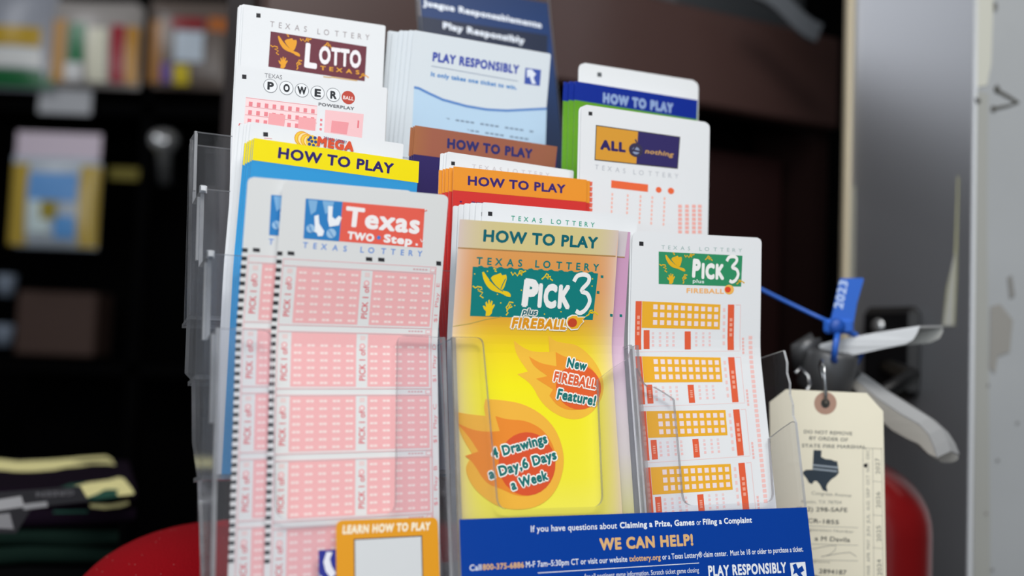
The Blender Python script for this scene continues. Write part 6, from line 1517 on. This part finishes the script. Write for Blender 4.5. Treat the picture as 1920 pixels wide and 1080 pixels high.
def sack(name, label, cat, x0, y0, x1, y1, Y, bands, depth=0.05, header=None, group=None):
    """pillow-shaped packet with crimped ends; bands = list of (x0, y0, x1, y1, colour) as fractions of its face"""
    A, B = at(x0, y0, Y), at(x1, y1, Y); w, h = B.x - A.x, A.z - B.z
    t = thing(name, label, cat, ((A.x + B.x) / 2, Y, B.z), group)
    def surf(fx, fy, sgn=-1):
        e = max(0.0, math.sin(math.pi * min(max(fx, 0), 1))) ** .5 * max(0.0, math.sin(math.pi * min(max(fy, 0), 1))) ** .35
        return Vector((A.x + w * fx, Y + sgn * depth / 2 * e, A.z - h * fy))
    b = MB(); n = 12
    for sgn in (-1, 1):
        vs = [surf(i / n, j / n, sgn) for j in range(n + 1) for i in range(n + 1)]
        fs = [(j * (n + 1) + i, (j + 1) * (n + 1) + i, (j + 1) * (n + 1) + i + 1, j * (n + 1) + i + 1) for j in range(n) for i in range(n)]
        b.add(vs, fs, mat(hexlift(bands[0]), 0.3), smooth=True)
    for q in bands[1:]:
        a0, b0, a1, b1, c = q; m_ = 6
        vs = [surf(a0 + (a1 - a0) * i / m_, b0 + (b1 - b0) * j / m_) + Vector((0, -0.0012 - 0.0006 * bands.index(q), 0)) for j in range(m_ + 1) for i in range(m_ + 1)]
        b.add(vs, [(j * (m_ + 1) + i, (j + 1) * (m_ + 1) + i, (j + 1) * (m_ + 1) + i + 1, j * (m_ + 1) + i + 1) for j in range(m_) for i in range(m_)], mat(hexlift(c), 0.3), smooth=True)
    b.build('bag', t)
    if header:
        b = MB(); b.box(((A.x + B.x) / 2, Y, A.z + 0.03), (w * header[1], 0.004, 0.07), mat(hexlift(header[0]), 0.4), None, 0.001); b.build('header_card', t)
    return t
sack('snack_packet', 'grey packet with a yellow band and green base at the far top left', 'packet', -50, -30, 100, 172, SY - 0.03, ['#8b8f98', (0, .42, 1, .60, '#a98a1e'), (0, .62, 1, .80, '#c5c6c4'), (0, .82, 1, .98, '#1d5a34')], 0.07)
sack('snack_packet', 'clear packet with green and red stripes, far top left on the shelf', 'packet', 103, 0, 262, 168, SY - 0.03, ['#8f8a86', (.02, .25, .2, .95, '#b08a5a'), (.24, .3, .42, .75, '#2f6b48'), (.45, .35, .66, .95, '#c9c4b2'), (.70, .3, .84, .95, '#8c1f2c'), (.86, .3, .98, .95, '#ad7a22'), (.2, .75, .4, .95, '#cfd0d2')], 0.07)
sack('snack_packet', 'packet with a dark red band and a yellow spot, right of the black post', 'packet', 284, 0, 430, 170, SY - 0.02, ['#5d534d', (.02, .25, .2, .95, '#8a6238'), (.3, .22, .7, .35, '#7c2228'), (.74, .2, .98, .36, '#a35c28'), (.36, .38, .7, .72, '#a9b3bd'), (.2, .74, .34, .95, '#5b4a86'), (.35, .76, .54, .97, '#b3a022')], 0.06)
sack('snack_packet', 'hanging packet with yellow sides and a blue and white middle', 'packet', 26, 290, 182, 468, SY - 0.05, ['#9aa3ac', (.0, .1, .22, .98, '#a48c3c'), (.8, .1, 1, .98, '#a48c3c'), (.24, .2, .78, .5, '#5d8bc0'), (.26, .5, .5, .85, '#b7c6d6'), (.55, .66, .78, .9, '#4f86bd'), (.40, .5, .58, .7, '#8a7c30')], 0.06, ('#b9adb8', .95))
b = MB(); b.box((at(120, 192, SY - 0.02).x, SY - 0.012, at(120, 192, SY).z), (at(170, 0, SY).x - at(72, 0, SY).x, 0.006, at(0, 168, SY).z - at(0, 216, SY).z), mat('#b9bbc0', 0.5), None, 0.001)
tag(b.build('price_label'), 'grey-white price label on the edge of the black shelf', 'price label')
b = MB(); c = at(308, 265, SY - 0.05); b.lathe([(0, .03), (.02, .028), (.034, .02), (.04, .006), (.036, -.01), (0.02, -.03), (.02, -.12), (0, -.12)], c, mat('#d8dadc', 0.2, 0.7), (0.1, -0.5, .85), 28)
tag(b.build('bottle_cap'), 'shiny round silver cap catching light beside the black post', 'cap')
b = MB(); c = at(232, 326, SY - 0.02); b.box(c, (0.085, 0.004, 0.034), mat('#6f6512', 0.5), None, 0.001)
tag(b.build('shelf_ticket'), 'small olive yellow ticket hanging below the shelf', 'ticket')
c0, c1 = at(52, 545, SY + 0.1), at(192, 655, SY + 0.1)
b = MB(); b.box(((c0.x + c1.x) / 2, SY + 0.1, (c0.z + c1.z) / 2 - 0.012), (c1.x - c0.x, 0.12, (c0.z - c1.z) + 0.02), mat('#4a3730', 0.7), None, 0.006)
tag(b.build('carton'), 'dim brown carton on the lower shelf', 'carton')
for (px, py, lab) in ((12, 535, 'bluish white cup upper of two at the far left edge'), (8, 628, 'bluish white cup lower of two at the far left edge')):
    b = MB(); c = at(px, py, SY + 0.06); b.lathe([(0, -.03), (.022, -.03), (.028, .03), (.026, .03), (.02, -.026), (0, -.026)], c, mat('#7f8b9c', 0.4), seg=24); tag(b.build('cup'), lab, 'cup')
